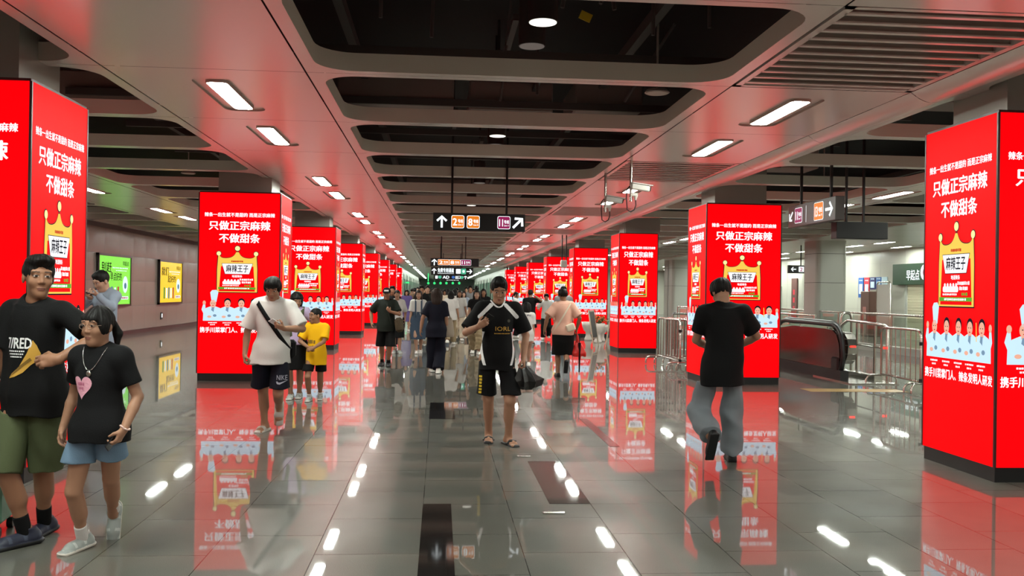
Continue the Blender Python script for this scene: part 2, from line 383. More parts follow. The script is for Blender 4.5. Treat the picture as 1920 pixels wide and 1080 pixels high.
# ================================================================ red LED advertising pillars
HP, PL = 3.2, .13
M_red = mat('led_red', (255, 0, 8), rough=.6, emit=LED_POWER, sample=True, spec=.06)
EM = dict(rough=.6, spec=.06)
P_MATS = [M_red, mat('led_white', (250, 250, 255), emit=1.12, **EM), mat('led_gold', (246, 200, 84), emit=1.05, **EM), mat('led_dark', (30, 26, 40), emit=.6, **EM),
          mat('led_skin', (238, 176, 150), emit=1.0, **EM), mat('led_pale_blue', (196, 226, 244), emit=1.1, **EM), mat('led_green', (90, 170, 50), emit=1.0, **EM),
          mat('led_deep_red', (190, 0, 8), emit=1.0, **EM), mat('led_pale_gold', (252, 232, 160), emit=1.1, **EM), mat('led_shade_blue', (120, 150, 176), emit=1.0, **EM)]
PW = 1.37
def poster():
    b = MB(); H = HP - PL
    b.box((0, .02, PL + H / 2), (PW - .012, .04, H), 0)
    lay = [0]
    def up():
        lay[0] += 1; e = .0012 * lay[0]
        return lambda x, y: (x, -e, HP - y)
    def T(s, pl, cy, size, mi, width, bold, cx=0):
        P, Tt, w, h = glyphs(s, bold); kx = width / w
        [b.add([pl(cx - width / 2 + (p[0] + dx) * kx, cy - (p[1] - .36 + dy) * size) for p in P], Tt, mi) for dx, dy in HEAVY(bold)]
    pl = up()
    T('辣条一出生就不是甜的 而是正宗麻辣', pl, .375, .075, 1, 1.17, .035)
    T('只做正宗麻辣', pl, .56, .165, 1, 1.02, .034)
    T('不做甜条', pl, .775, .165, 1, .675, .034)
    T('携手川菜掌门人、辣条发明人研发', pl, 2.335, .098, 1, 1.27, .035)
    cx = -.03
    def F(poly, pl, mi): b.flat([(x, y) for x, y in poly], pl, mi)
    def crown(g):
        pts = [(-.335 - g, 1.69 + g), (.335 + g, 1.69 + g), (.335 + g, 1.3)]
        pts += [(.318 + g, 1.06)]
        val = lambda u: 1.118 - .165 * math.exp(-u / .05) - .075 * math.exp(-(.31 - u) / .03) - g * .7
        us = [.30 - .0175 * i for i in range(17)]
        pts += [(u, val(u)) for u in us] + [(-u, val(u)) for u in us[::-1]]
        pts += [(-.318 - g, 1.06), (-.335 - g, 1.3)]
        return [(x + cx, y) for x, y in pts]
    pl = up(); F(crown(.012), pl, 3)
    for x, y, r in ((0, .945, .052), (-.31, 1.035, .046), (.31, 1.035, .046)): F(circle(x + cx, y, r), pl, 3)
    pl = up(); F(crown(0), pl, 2)
    pl = up()
    for x, y, r in ((0, .945, .042), (-.31, 1.035, .037), (.31, 1.035, .037)): F(circle(x + cx, y, r), pl, 8)
    F([(cx - .3, 1.675), (cx - .27, 1.25), (cx + .27, 1.25), (cx + .3, 1.675)], pl, 0)
    b.dashes(pl, cx, 1.165, .2, .03, 8, 7)
    pl = up()
    F([(cx - .262, 1.2), (cx + .262, 1.2), (cx + .205, 1.385), (cx - .205, 1.385)], pl, 3)
    pl = up(); F([(cx - .254, 1.206), (cx + .254, 1.206), (cx + .199, 1.379), (cx - .199, 1.379)], pl, 1)
    pl = up(); T('麻辣王子', pl, 1.29, .135, 3, .37, .022, cx)
    T('地道辣条', pl, 1.42, .045, 1, .17, .03, cx)
    F([(cx - .31, 1.605), (cx + .31, 1.605), (cx + .31, 1.642), (cx - .31, 1.642)], pl, 6)
    pl = up(); b.dashes(pl, cx, 1.624, .42, .022, 14, 1); b.dashes(pl, cx + .16, 1.475, .23, .036, 7, 1); b.dashes(pl, cx + .16, 1.522, .16, .036, 5, 1); b.dashes(pl, cx + .18, 1.575, .11, .03, 3, 6)
    for k in range(5): F(circle(cx - .2 + k * .055, 1.49, .018), pl, 1)
    F(rrect(cx - .09, 1.53, .3, .055, .02), pl, 1)
    b.dashes(pl, cx - .1, 1.578, .28, .02, 11, 1)
    # five chefs
    pl = up()
    def chef(x, y0, sc, hat=False):
        F([(x - .165 * sc, y0), (x - .16 * sc, y0 - .16), (x - .12 * sc, y0 - .215), (x - .04, y0 - .245), (x + .04, y0 - .245), (x + .12 * sc, y0 - .215), (x + .16 * sc, y0 - .16), (x + .165 * sc, y0)], pl, 5)
    xs = [(-.42, 1.0, True), (-.18, .95, False), (.05, .95, False), (.26, .95, False), (.47, .95, False)]
    for x, s_, h in xs: chef(x, 2.18, s_, h)
    F([(-.56, 2.1), (-.61, 1.99), (-.585, 1.9), (-.55, 1.9), (-.545, 1.98), (-.52, 2.0), (-.5, 2.1)], pl, 5)
    F([(.6, 2.1), (.645, 2.0), (.63, 1.9), (.595, 1.9), (.59, 1.98), (.56, 2.0), (.55, 2.1)], pl, 5)
    pl = up()
    F(circle(-.567, 1.875, .026, .036), pl, 4); F(circle(.613, 1.875, .026, .036), pl, 4)
    for x, s_, h in xs:
        y = 1.88
        if not h: F(circle(x, y - .022, .058, .066), pl, 3)
        F([(x - .022, y), (x + .022, y), (x + .03, y + .08), (x - .03, y + .08)], pl, 4)
    pl = up()
    for x, s_, h in xs:
        F(circle(x, 1.885, .05, .063), pl, 4)
        F([(x - .02, 1.95), (x + .02, 1.95), (x + .012, 2.03), (x - .03, 2.0)], pl, 9)
        F(circle(x + .03, 2.09, .03, .022), pl, 9)
        F(circle(x - .06, 2.11, .035, .02), pl, 4)
    F([(-.445, 1.855), (-.47, 1.7), (-.44, 1.66), (-.37, 1.655), (-.335, 1.69), (-.365, 1.86)], pl, 5)
    F([(.372, 2.0), (.366, 1.83), (.378, 1.83), (.386, 2.0)], pl, 2)
    pl = up()
    for x, s_, h in xs:
        for e in (-.019, .019): F(circle(x + e, 1.88, .008, .005, 8), pl, 3)
        F(circle(x, 1.918, .016, .005, 8), pl, 7)
        b.dashes(pl, x, 2.212, .15, .018, 6, 1, int(x * 99)); b.dashes(pl, x, 2.246, .085, .018, 3, 1, int(x * 77))
    return b.mesh('screen', P_MATS)
POSTER = poster()
M_plinth = mat('pillar_plinth', (20, 19, 20), rough=.35)
M_edge = mat('pillar_edge_trim', (60, 10, 14), rough=.4)
def led_pillar(x0, x1, y0, y1, label, full=True):
    root = empty('advertising_pillar', ((x0 + x1) / 2, (y0 + y1) / 2, 0), 0, label, 'advertising pillar', 'red LED advertising pillars along the concourse')
    w, d = x1 - x0, y1 - y0
    b = MB(); b.box((0, 0, PL / 2), (w - .03, d - .03, PL)); b.build('plinth', M_plinth, root)
    b = MB()
    for sx in (-1, 1):
        for sy in (-1, 1): b.box((sx * (w / 2 - .006), sy * (d / 2 - .006), PL + (HP - PL) / 2), (.02, .02, HP - PL))
    b.box((0, 0, HP + .012), (w - .02, d - .02, .024)); b.build('edge_trim', M_edge, root)
    sx = 1 if x0 < 0 else -1
    b = MB(); b.tube([(sx * w * .3, -d * .25, HP), (sx * w * .3, -d * .25, HP + .12), (sx * w * .27, -d * .25, HP + .3), (sx * w * .22, -d * .2, HP + .7)], .022, 8); b.build('power_cable', M_plinth, root)
    for (px, py, rz, ww) in ((0, -d / 2, 0, w), (-w / 2, 0, -math.pi / 2, d), (w / 2, 0, math.pi / 2, d), (0, d / 2, math.pi, w)):
        o = link('screen', POSTER, root); o.location = (px, py, 0); o.rotation_euler = (0, 0, rz); o.scale = (ww / PW, 1, 1)
    return root
for i in range(-1, 8):
    y = row(i)
    lx = -3.25 if i <= 0 else -2.72
    if i >= 0: lab = 'red LED advertising pillar, %s of the row on the left' % ORD[i]
    else: lab = 'red LED advertising pillar on the left, behind the viewer'
    led_pillar(lx - 1.37, lx, y, y + 1.16, lab)
    wr = {1: 1.37, 2: 1.06, 3: 1.25}.get(i, 1.3); rx = {0: 4.79, 1: 4.70}.get(i, 4.79)
    if i >= 0: lab = 'red LED advertising pillar, %s of the row on the right' % ORD[i]
    else: lab = 'red LED advertising pillar on the right, behind the viewer'
    led_pillar(rx, rx + wr, y, y + 1.18, lab)
    # the grey structural column the screens are wrapped around runs on up to the ceiling
    b = MB()
    b.box((lx - .65, y + .62, HP + .6), (.9, .8, 1.15)); struct(b.build('column', M_col))
    b = MB(); b.box((rx + .68, y + .62, HP + .6), (.95, .85, 1.15)); struct(b.build('column', M_col))
    if i == 2:
        b = MB(); b.box((rx + wr + .035, y + .72, HC / 2 + .2), (.06, .9, HC + .4)); struct(b.build('column', M_col))
# ================================================================ ceiling lamps and grilles
def lamp_meshes():
    b = MB(); p = rrect(0, 0, .185, 1.26, .05, 5); n = len(p)
    b.add([(x, y, z) for z in (.02, .004) for x, y in p], [(i, n + i, n + (i + 1) % n, (i + 1) % n) for i in range(n)], 0)
    b.flat(p, lambda x, y: (x, -y, .004), 0)
    df = b.mesh('diffuser', [M_lamp])
    b = MB(); o = rrect(0, 0, .21, 1.285, .06, 6); i_ = rrect(0, 0, .19, 1.265, .055, 6); n = len(o)
    b.add([(x, y, z) for z, P in ((.022, o), (-.006, o), (-.006, i_), (.022, i_)) for x, y in P], [(r * n + i, (r + 1) * n + i, (r + 1) * n + (i + 1) % n, r * n + (i + 1) % n) for r in range(3) for i in range(n)], 0, False)
    return b.mesh('frame', [M_frame]), df
LAMP_F, LAMP_D = lamp_meshes()
STRIPS = [(-2.11, 'left of the centre'), (3.52, 'right of the centre'), (-7.0, 'by the left wall'), (8.42, 'beyond the right pillars'), (15.45, 'over the shops'), (17.3, 'added to brighten the right wall')]  # last row is made up, added only to brighten the right side
for x, where in STRIPS:
    cnt = 0
    for k, (ya, yb) in zip(ks, bays):
        if k % 3 == 2: continue
        y = lamp_y(ya, yb)
        if y < -4: continue
        seen = y > 7
        lab = 'lit ceiling lamp in the band %s, %s of its line' % (where, ORD[cnt]) if seen else 'lit ceiling lamp in the band %s, behind the viewer' % where
        if seen: cnt += 1
        r = empty('ceiling_lamp', (x, y, HC), 0, lab, 'ceiling lamp', 'recessed strip lamps of the ceiling bands')
        link('frame', LAMP_F, r); link('diffuser', LAMP_D, r)
for j in range(9):
    for x, where in ((-2.09, 'left'), (4.0, 'right')):
        r = empty('ceiling_lamp', (x, 76 + j * 7.4, HC), 0, 'tiny far corridor ceiling lamp, %s line, %s of it' % (where, ORD[j]), 'ceiling lamp', 'strip lamps of the far corridor')
        o = link('diffuser', LAMP_D, r); o.scale = (1.0, 1.6, 1); o.location.z = -.03
M_grille = mat('grille_slat_paint', (168, 170, 160), rough=.45)
gn = 0
for k, (ya, yb) in zip(ks, bays):
    if k % 3 != 2: continue
    y = (ya + yb) / 2; xc, w, l = (2.65 + 4.36) / 2, 1.68, PITCH - .03
    r = empty('vent_grille', (xc, y, HC), 0, 'louvred vent grille in the ceiling band right of centre, %s' % (ORD[gn] + ' along it' if yb > 7.5 else 'behind the viewer'), 'vent grille', 'vent grilles of the right ceiling band')
    if yb > 7.5: gn += 1
    b = MB()
    for sx in (-1, 1): b.box((sx * (w / 2 - .03), 0, .05), (.06, l, .1))
    for sy in (-1, 1): b.box((0, sy * (l / 2 - .025), .05), (w, .05, .1))
    b.build('frame', M_metal, r)
    b = MB()
    for i in range(11): y_ = -l / 2 + .17 + i * .203; b.box((0, y_, .085), (w - .1, .018, .15), 0); b.box((0, y_ - .012, .006), (w - .1, .045, .012), 1)
    b.build('slats', [M_grille, M_metal], r)
    b = MB(); b.box((0, 0, .24), (w - .04, l - .04, .03)); b.build('backing', M_void, r)

# downlights in the middle openings
M_can = mat('downlight_can', (50, 48, 46), rough=.45)
M_lens_on = mat('downlight_lens_lit', (255, 250, 235), emit=1.6); M_lens = mat('downlight_lens', (230, 214, 205), rough=.3, emit=.12)
dl = [(.776, 7.09, 1), (.76, 7.79, 0), (.754, 12.34, 1), (.77, 13.1, 0), (.744, 17.72, 0), (.75, 22.4, 1)]
for i, (x, y, on) in enumerate(dl):
    r = empty('ceiling_downlight', (x, y, 3.7), 0, '%s cylindrical downlight in the middle ceiling opening, %s along the hall' % ('glowing dark' if on else 'dim dark', ORD[i]), 'downlight', 'cylinder downlights in the middle openings')
    b = MB(); b.cyl((0, 0, 0), (0, 0, .42), .116, 28); b.cyl((0, 0, .42), (0, 0, 1.58), .02, 8); b.build('body', M_can, r)
    b = MB(); b.cyl((0, 0, -.004), (0, 0, .006), .108, 28); b.build('lens', M_lens_on if on else M_lens, r)
def speaker(p, label):
    r = empty('ceiling_speaker', p, 0, label, 'ceiling speaker')
    b = MB(); b.cyl((0, 0, 0), (0, 0, .03), .13, 24, 0, .11); b.cyl((0, 0, .03), (0, 0, 1.5), .012, 6); b.build('body', M_col, r)
    b = MB(); b.cyl((0, 0, -.008), (0, 0, .0), .115, 24); b.build('cover', M_white, r)
speaker(on_floor(1232, 174, 3.68), 'round pale ceiling speaker hung in the second opening right of the downlights')
speaker(on_floor(353, 325, 3.66), 'round pale ceiling speaker in the left coffers above the yellow poster')
speaker(on_floor(1545, 340, 3.66), 'round pale ceiling speaker in the right coffers above the hanging signs')

# ================================================================ hanging signs
M_sign = mat('sign_black', (16, 16, 17), rough=.35)
M_sgrey = mat('sign_grey_face', (70, 66, 64), rough=.4)
M_sw = mat('sign_lit_white', (240, 248, 250), emit=1.3); M_so = mat('sign_orange', (236, 128, 22), emit=.95); M_sm = mat('sign_maroon', (150, 18, 84), emit=.9); M_st = mat('sign_teal', (80, 190, 150), emit=.9); M_sb = mat('sign_blue', (60, 110, 190), emit=.9)
M_sbk = mat('sign_ink', (16, 16, 17), rough=.4)
S_MATS = [M_sign, M_sw, M_so, M_sm, M_st, M_sb, M_sgrey]
def arrow(ang, cx, cy, s):
    a = math.radians(ang); ca, sa = math.cos(a), math.sin(a)
    t = .085
    pts = [(-.5, -t), (.22, -t), (-.02, -.33), (.11, -.44), (.5, 0), (.11, .44), (-.02, .33), (.22, t), (-.5, t)]
    return [(cx + s * (x * ca - y * sa), cy + s * (x * sa + y * ca)) for x, y in pts]
def hang_sign(name, w, h, d, loc, rz, items, label, rods, mats0=0, group='black hanging direction signs'):
    """loc = centre of the front face; items draw on the face in metres from its left end and mid-height"""
    r = empty(name, loc, rz, label, 'hanging sign', group)
    b = MB(); b.box((0, d / 2, 0), (w, d, h), mats0, None, .006)
    pl = lambda e: (lambda x, y: (x - w / 2, -e, y))
    for it in items:
        k = it[0]
        if k == 'arrow': b.flat(arrow(it[1], it[2], 0, it[3]), pl(.004), 1)
        elif k == 'line':
            cx, s, num, mi = it[1:5]; ww = it[5] if len(it) > 5 else s
            b.flat(rrect(cx, 0, ww, s, .03), pl(.002), 1); b.flat(rrect(cx, 0, ww - .018, s - .018, .025), pl(.004), mi)
            nw = (.27 if len(num) > 1 else .3) * ww
            b.text(num, pl(.006), cx - ww * .22, 0, s * .78, 1, .03, width=nw)
            b.text('号线', pl(.006), cx + ww * .2, s * .05, s * .3, 1, .03, width=ww * .38)
            b.text('Line ' + num, pl(.006), cx + ww * .2, -s * .22, s * .17, 1, .02, width=ww * .36)
        elif k == 'bar': b.flat(rrect(it[1], 0, .012, it[2], .004), pl(.004), 1)
        elif k == 'text': b.text(it[1], pl(.004), it[2], it[3], it[4], it[6] if len(it) > 6 else 1, .03, width=it[5])
        elif k == 'dash': b.dashes(pl(.004), *it[1:6], 1)
        elif k == 'rect': b.flat(rrect(it[1], it[2], it[3], it[4], .02), pl(.003), it[5])
        elif k == 'disc': b.flat(circle(it[1], it[2], it[3]), pl(.003), it[4])
    b.build('sign_box', S_MATS, r)
    for x in rods:
        b = MB(); b.box((x - w / 2, d / 2, h / 2 + (5.3 - h / 2 - loc[2]) / 2), (.035, .035, 5.3 - h / 2 - loc[2])); b.build('rod', M_black, r)
    return r
W = 1.53
hang_sign('hanging_sign', W, .29, .12, (.64, 15.1, 2.735), 0, [('arrow', 90, .145, .205), ('line', .41, .215, '2', 2), ('line', .665, .215, '8', 2), ('line', 1.175, .215, '11', 3), ('arrow', 45, 1.41, .235)],
          'large black hanging sign for lines 2, 8 and 11, nearest over the hall', [.31, 1.22])
hang_sign('hanging_sign', 1.8, .3, .12, (.55, 34, 2.66), 0, [('arrow', 90, .14, .24), ('line', .48, .22, '2', 2, .42), ('line', .9, .22, '8', 2, .42), ('line', 1.31, .22, '11', 3, .4)],
          'black hanging sign with three coloured line numbers side by side, second over the hall', [.4, 1.3])
hang_sign('hanging_sign', 1.78, .33, .12, (.52, 38.5, 2.43), 0, [('arrow', 90, .13, .24), ('text', '免费专用通道', .62, .03, .2, .68), ('rect', .62, -.1, .7, .015, 1), ('rect', 1.15, 0, .2, .2, 1), ('rect', 1.37, 0, .2, .24, 4), ('disc', 1.37, .0, .06, 1), ('arrow', 0, 1.62, .24)],
          'black hanging sign with white lettering and a green pictogram, below the line-number signs', [.4, 1.3])
hang_sign('hanging_sign', 1.7, .3, .12, (.62, 47, 2.53), 0, [('arrow', 90, .3, .24), ('rect', .6, 0, .26, .2, 2), ('rect', .88, 0, .26, .2, 2), ('rect', 1.2, 0, .26, .2, 3), ('arrow', 0, 1.48, .24)],
          'small distant hanging sign with orange and maroon squares between two arrows', [.4, 1.3])
hang_sign('hanging_sign', 2.0, .32, .12, (.65, 54, 2.42), 0, [('rect', .16, 0, .14, .2, 1), ('disc', .36, 0, .1, 4), ('text', 'AD', .72, 0, .25, .38), ('disc', 1.15, 0, .09, 5), ('text', '出口', 1.42, 0, .22, .28), ('disc', 1.66, 0, .1, 4), ('arrow', 90, 1.87, .22)],
          'small distant hanging sign with exit letters and teal discs', [.4, 1.6])
hang_sign('hanging_sign', 1.3, .34, .12, (.95, 66, 2.5), 0, [('text', '出口', .65, .07, .2, .5), ('dash', .65, -.08, .9, .1, 7)],
          'farthest tiny hanging sign with white lettering', [.3, 1.0])
# side sign over the right pillars
w = 1.75
sg = hang_sign('hanging_sign', w, .34, .14, (5.6, 13.43, 2.855), -math.pi / 2, [('arrow', 225, .12, .2), ('line', .42, .24, '11', 3, .3), ('bar', .72, .26), ('line', 1.18, .27, '13', 2, .34), ('arrow', 0, 1.55, .26)],
               'dark grey hanging sign for lines 11 and 13 between two right-hand pillars', [.35, 1.45], 6)
p_z = at(1617, 432, 13.2).z; r = empty('hanging_sign', tuple(at(1617, 432, 13.2)), 0, 'blank black hanging box under two rods beside the sign for lines 11 and 13', 'hanging sign')
b = MB(); b.box((0, .1, 0), (.80, .2, .25), 0, None, .006); b.build('sign_box', M_black, r)
for x in (-.21, .06):
    b = MB(); b.box((x, .1, (.125 + 5.3 - p_z) / 2), (.03, .03, 5.3 - p_z - .125)); b.build('rod', M_black, r)
p = at(1500, 505, 33)
hang_sign('hanging_sign', 1.2, .3, .1, (p.x + .15, 33, p.z), 0, [('arrow', 180, .2, .2), ('rect', .5, 0, .2, .2, 1), ('text', '2', .5, 0, .2, .1, 3), ('rect', .76, 0, .2, .2, 1), ('text', '8', .76, 0, .2, .1, 3), ('rect', 1.02, 0, .2, .2, 1), ('text', '11', 1.02, 0, .2, .1, 3)],
          'far dark sign with a left arrow and line numbers, left of the grey column', [.5], 0)
# green lit markers and a light column at the far end
M_gl = mat('green_glow', (60, 235, 130), emit=1.1)
for i, (px, py) in enumerate([(803, 531), (814.5, 531), (826, 531), (837, 531), (849, 531), (861, 531)]):
    p = at(px, py, 118); b = MB(); b.ball((0, 0, 0), (.16, .08, .16), 0, 8); b.box((0, .05, (HC - p.z) / 2), (.02, .02, HC - p.z), 0)
    tag(b.build('exit_light', M_gl, None, p), 'tiny green lit marker across the far end, %s from its left' % ['first', 'second', 'third', 'fourth', 'fifth', 'sixth'][i], 'exit light', 'green markers across the far end')
p = at(803, 518, 100); b = MB(); b.box((0, 0, .1), (.1, .1, 1.3)); tag(b.build('light_column', M_gl, None, p), 'slim vertical green light at the far left end of the corridor', 'light column')
p = at(769, 530, 84); b = MB(); b.box((0, 0, 0), (.35, .08, .14)); tag(b.build('exit_sign', M_gl, None, (-2.95, 84, p.z)), 'small green lit sign on the far left corridor wall', 'exit sign')

# ================================================================ security cameras on poles
M_cam = mat('camera_housing', (206, 200, 192), rough=.35)
def cctv(px, py, Y, zb, label):
    p = at(px, py, Y); r = empty('security_camera', (p.x, Y, zb), 0, label, 'security camera', 'pole security cameras near the right ceiling band')
    b = MB(); b.cyl((0, 0, -.15), (0, 0, HC + .3 - zb), .021, 12); b.build('pole', M_steel, r)
    b = MB(); R = Matrix.Rotation(math.radians(8), 3, 'Y'); c = Vector((.13, -.03, .05))
    b.box(c, (.27, .09, .085), 0, R, .012); b.box(c + R @ Vector((.02, 0, .05)), (.3, .105, .014), 0, R); b.build('housing', M_cam, r)
    b = MB(); b.cyl(c + R @ Vector((.134, 0, 0)), c + R @ Vector((.15, 0, 0)), .032, 14); b.build('lens', M_black, r)
    b = MB(); b.box((.05, 0, -.05), (.1, .04, .05), 0, None, .008); b.cyl((.07, 0, -.07), (.07, 0, -.13), .03, 10, 0, .012); b.build('bracket', M_cam, r)
    b = MB(); b.tube([(.07 + .0, .0, -.12), (.075, 0, -.2), (.05, 0, -.27), (0, 0, -.3), (-.05, 0, -.27), (-.065, 0, -.1), (-.06, 0, .02), (-.01, 0, .08)], .008, 6); b.build('cable', M_black, r)
cctv(1183, 360, 12.9, 3.06, 'white bullet security camera on a ceiling pole, the higher one to the right')
cctv(1135, 385, 14.3, 3.02, 'white bullet security camera on a ceiling pole, the lower one to the left')
p = at(1057, 492, 30); r = empty('security_camera', (p.x, 30, 2.55), 0, 'small distant camera box on twin poles before the fourth right pillar', 'security camera')
b = MB(); b.box((0, 0, 0), (.2, .2, .24), 0, None, .02); b.build('housing', M_cam, r)
for x in (-.06, .08):
    b = MB(); b.cyl((x, 0, .1), (x, 0, 1.0), .02, 8); b.build('pole', M_black, r)

# ================================================================ lit posters on the left wall
M_pf = mat('poster_frame', (30, 26, 26), rough=.3)
PM = [mat('poster_green', (120, 235, 70), emit=1.0, sample=True, rough=.2), mat('poster_yellow', (250, 206, 30), emit=1.0, sample=True, rough=.2), mat('poster_ink', (40, 44, 24), emit=.3), mat('poster_white', (225, 245, 250), emit=1.0), mat('poster_blue', (60, 120, 150), emit=.8), mat('poster_dgreen', (50, 140, 40), emit=.8), mat('poster_red', (190, 60, 50), emit=.8)]
def wall_poster(ya, yb, mi, lines, label):
    w = yb - ya; h = 1.64; zc = 1.76
    r = empty('lit_poster', (XW + .03, (ya + yb) / 2, zc), math.pi / 2, label, 'poster', 'lit posters on the left wall')
    b = MB()
    for sx in (-1, 1): b.box((sx * (w / 2 - .03), 0, 0), (.06, .1, h))
    for sz in (-1, 1): b.box((0, 0, sz * (h / 2 - .035)), (w, .1, .07))
    b.build('frame', M_pf, r)
    b = MB(); b.box((0, .0, 0), (w - .12, .05, h - .14), mi)
    pl = lambda e: (lambda x, y: (x, -.025 - e, y))
    W = w - .12
    b.text(lines[0], pl(.003), -W * .27, .4, .34, 2, .02, width=W * .3); b.text(lines[1], pl(.003), W * .03, .12, .28, 2, .02, width=W * .36)
    b.text('早起点', pl(.003), W * .34, .55, .16, 2, .02, width=W * .2)
    b.dashes(pl(.003), W * .16, .4, W * .5, .04, 9, 3); b.dashes(pl(.003), W * .2, .32, W * .36, .03, 7, 3)
    b.flat(circle(W * .33, -.12, W * .085, .27), pl(.004), 3); b.flat(circle(W * .33, -.16, W * .04, .1), pl(.006), 4)
    for i in range(5): b.flat(rrect(-W * .3 + i * W * .1, -.4, W * .055, .42 - .05 * (i % 2), .02), pl(.004), [5, 3, 4, 3, 6][i])
    b.flat(rrect(W * .32, -.55, W * .24, .1, .03), pl(.004), 3); b.dashes(pl(.006), W * .32, -.55, W * .2, .05, 4, 6)
    b.build('panel', PM, r)
wall_poster(28.0, 30.9, 0, ('别赶', '早点好的'), 'lit green poster with dark brush lettering on the left wall')
wall_poster(33.95, 36.9, 1, ('就们', '起好的'), 'lit yellow poster with dark brush lettering on the left wall')
b = MB(); b.box((0, 0, 0), (.02, .22, .26), 0); b.box((.012, 0, .01), (.005, .1, .14), 1)
tag(b.build('exit_sign', [M_black, M_sw], None, (XW + .015, 34.45, .52)), 'small dark exit marker low on the left wall under the yellow poster', 'exit sign')

# ================================================================ dark floor panels
M_mat1 = mat('floor_panel_dark', (34, 31, 30), rough=.05, spec=.6); M_mat2 = mat('floor_panel_slate', (74, 72, 70), rough=.03, spec=.6)
def floor_panel(x0, x1, y0, y1, m_, label):
    b = MB(); b.box(((x0 + x1) / 2, (y0 + y1) / 2, .0015), (x1 - x0, y1 - y0, .003)); tag(b.build('floor_panel', m_), label, 'floor panel')
floor_panel(-.098, .109, 3.2, 6.78, M_mat1, 'long near-black floor panel at the bottom middle of the picture')
floor_panel(-.105, .217, 11.3, 12.94, M_mat1, 'near-black floor panel in the middle distance left of the man in the jersey')
floor_panel(.845, 1.15, 6.78, 8.48, M_mat2, 'slate grey slatted floor panel right of the man in the jersey')
floor_panel(1.78, 1.88, 9.3, 11.4, mat('floor_panel_brown', (70, 34, 32), rough=.15, spec=.6), 'narrow dark brown floor strip left of the man seen from behind')
floor_panel(6.2, 7.9, 14.75, 15.2, mat('tactile_yellow', (168, 138, 84), rough=.25, spec=.5), 'worn yellow floor strip in front of the escalator')
b = MB(); b.box((0, 0, .003), (.16, .05, .004)); tag(b.build('floor_plate', M_steel, None, on_floor(1038, 962)), 'small metal plate set in the floor beside the near black panel', 'floor plate')
b = MB(); b.box((0, 0, .003), (.13, .04, .004)); tag(b.build('floor_plate', M_steel, None, on_floor(982, 856)), 'small metal plate in the floor near the right sandal of the jersey man', 'floor plate')

# ================================================================ escalator and steel rails beyond the right pillars
M_panel = mat('escalator_steel_panel', (96, 84, 80), rough=.16, metal=.9)
M_glass = mat('balustrade_glass', (228, 240, 234), rough=.02, trans=1.0, ior=1.3, spec=.5)
M_redlamp = mat('red_indicator', (255, 40, 30), emit=3)
M_rubber = mat('handrail_rubber', (14, 14, 15), rough=.4)
r = empty('escalator', (7.58, 16.7, 0), 0, 'steel-sided escalator with black handrails going down behind the right pillar', 'escalator')
def side_profile(off):
    top = [(0.0, .5)] 
    pts = [(.12, .05), (-.02, .2), (-.1, .45), (-.06, .72), (.06, .9), (.25, .985), (.6, 1.0), (2.2, 1.0), (3.2, .9), (5.2, -.1), (5.2, -.9), (2.6, .05)]
    return pts
for sx in (0, .66):
    yo = 0 if sx == 0 else 1.5
    b = MB(); pr = [(y + .05 + yo, z * .96) for y, z in side_profile(0)]; n = len(pr)
    for x, flip in ((-.03, 1), (.03, 0)):
        f = lambda y, z, x=x: (sx + x, y, z)
        tris = tessellate_polygon([[Vector((y, z, 0)) for y, z in pr]]); b.add([f(*q) for q in pr], [tuple(t) for t in tris], 0)
    b.add([(sx + x, y, z) for x in (-.03, .03) for y, z in pr], [(i, (i + 1) % n, n + (i + 1) % n, n + i) for i in range(n)], 0)
    b.build('side_panel', M_panel if sx == 0 else M_glass, r)
    b = MB(); hp = [(.35, .16), (.12, .12), (-.06, .22), (-.13, .46), (-.085, .75), (.05, .95), (.25, 1.035), (.6, 1.05), (2.2, 1.05), (3.2, .95), (5.2, -.05)]
    # smooth the belt
    sm = []
    for i in range(len(hp) - 1):
        for t in (0, .25, .5, .75): 
            p0 = hp[max(0, i - 1)]; p1 = hp[i]; p2 = hp[i + 1]; p3 = hp[min(len(hp) - 1, i + 2)]
            sm.append(tuple(.5 * (2 * p1[q] + (p2[q] - p0[q]) * t + (2 * p0[q] - 5 * p1[q] + 4 * p2[q] - p3[q]) * t * t + (3 * p1[q] - p0[q] - 3 * p2[q] + p3[q]) * t ** 3) for q in (0, 1)))
    b.tube([(sx, y + yo, z) for y, z in sm], .045, 10); b.build('handrail', M_rubber, r)
    b = MB(); b.box((sx, 1.6, .06), (.16, 3.6, .28 if sx == 0 else .1)); b.box((sx, .12 + yo, .24 if sx == 0 else .08), (.13, .3, .4 if sx == 0 else .12), 0, None, .03); b.build('skirt', M_black if sx == 0 else M_steel, r)
b = MB()
pr_ = [(.32, -.02), (.4, -.13), (.52, -.2), (.68, -.22), (.8, -.17), (.9, -.06), (.93, .08)]
for i in range(len(pr_) - 1):
    (z0, y0_), (z1, y1_) = pr_[i], pr_[i + 1]; b.add([(.06, y0_, z0), (.24, y0_ + .01, z0), (.24, y1_ + .01, z1 - .012), (.06, y1_, z1 - .012), (.06, .3, z0), (.24, .3, z0), (.24, .3, z1 - .012), (.06, .3, z1 - .012)], [(0, 1, 2, 3), (1, 5, 6, 2), (4, 0, 3, 7), (3, 2, 6, 7), (4, 5, 1, 0)], 0)
b.build('end_cap', M_steel, r)
b = MB(); b.box((.33, .1, .012), (.9, 1.7, .02)); b.build('landing_plate', M_steel, r)
b = MB(); 
for i in range(12): b.box((.33, 1.1 + i * .38, -.02 - max(0, i - 2) * .2), (.56, .36, .1))
b.build('steps', M_dark, r)
b = MB(); b.box((0.03 + .02, -.02, .6), (.01, .07, .1)); b.build('warning_label', mat('label_yellow', (215, 170, 30), rough=.5), r)
b = MB(); b.box((.15, -.225, .66), (.1, .02, .035)); b.build('indicator', M_redlamp, r)
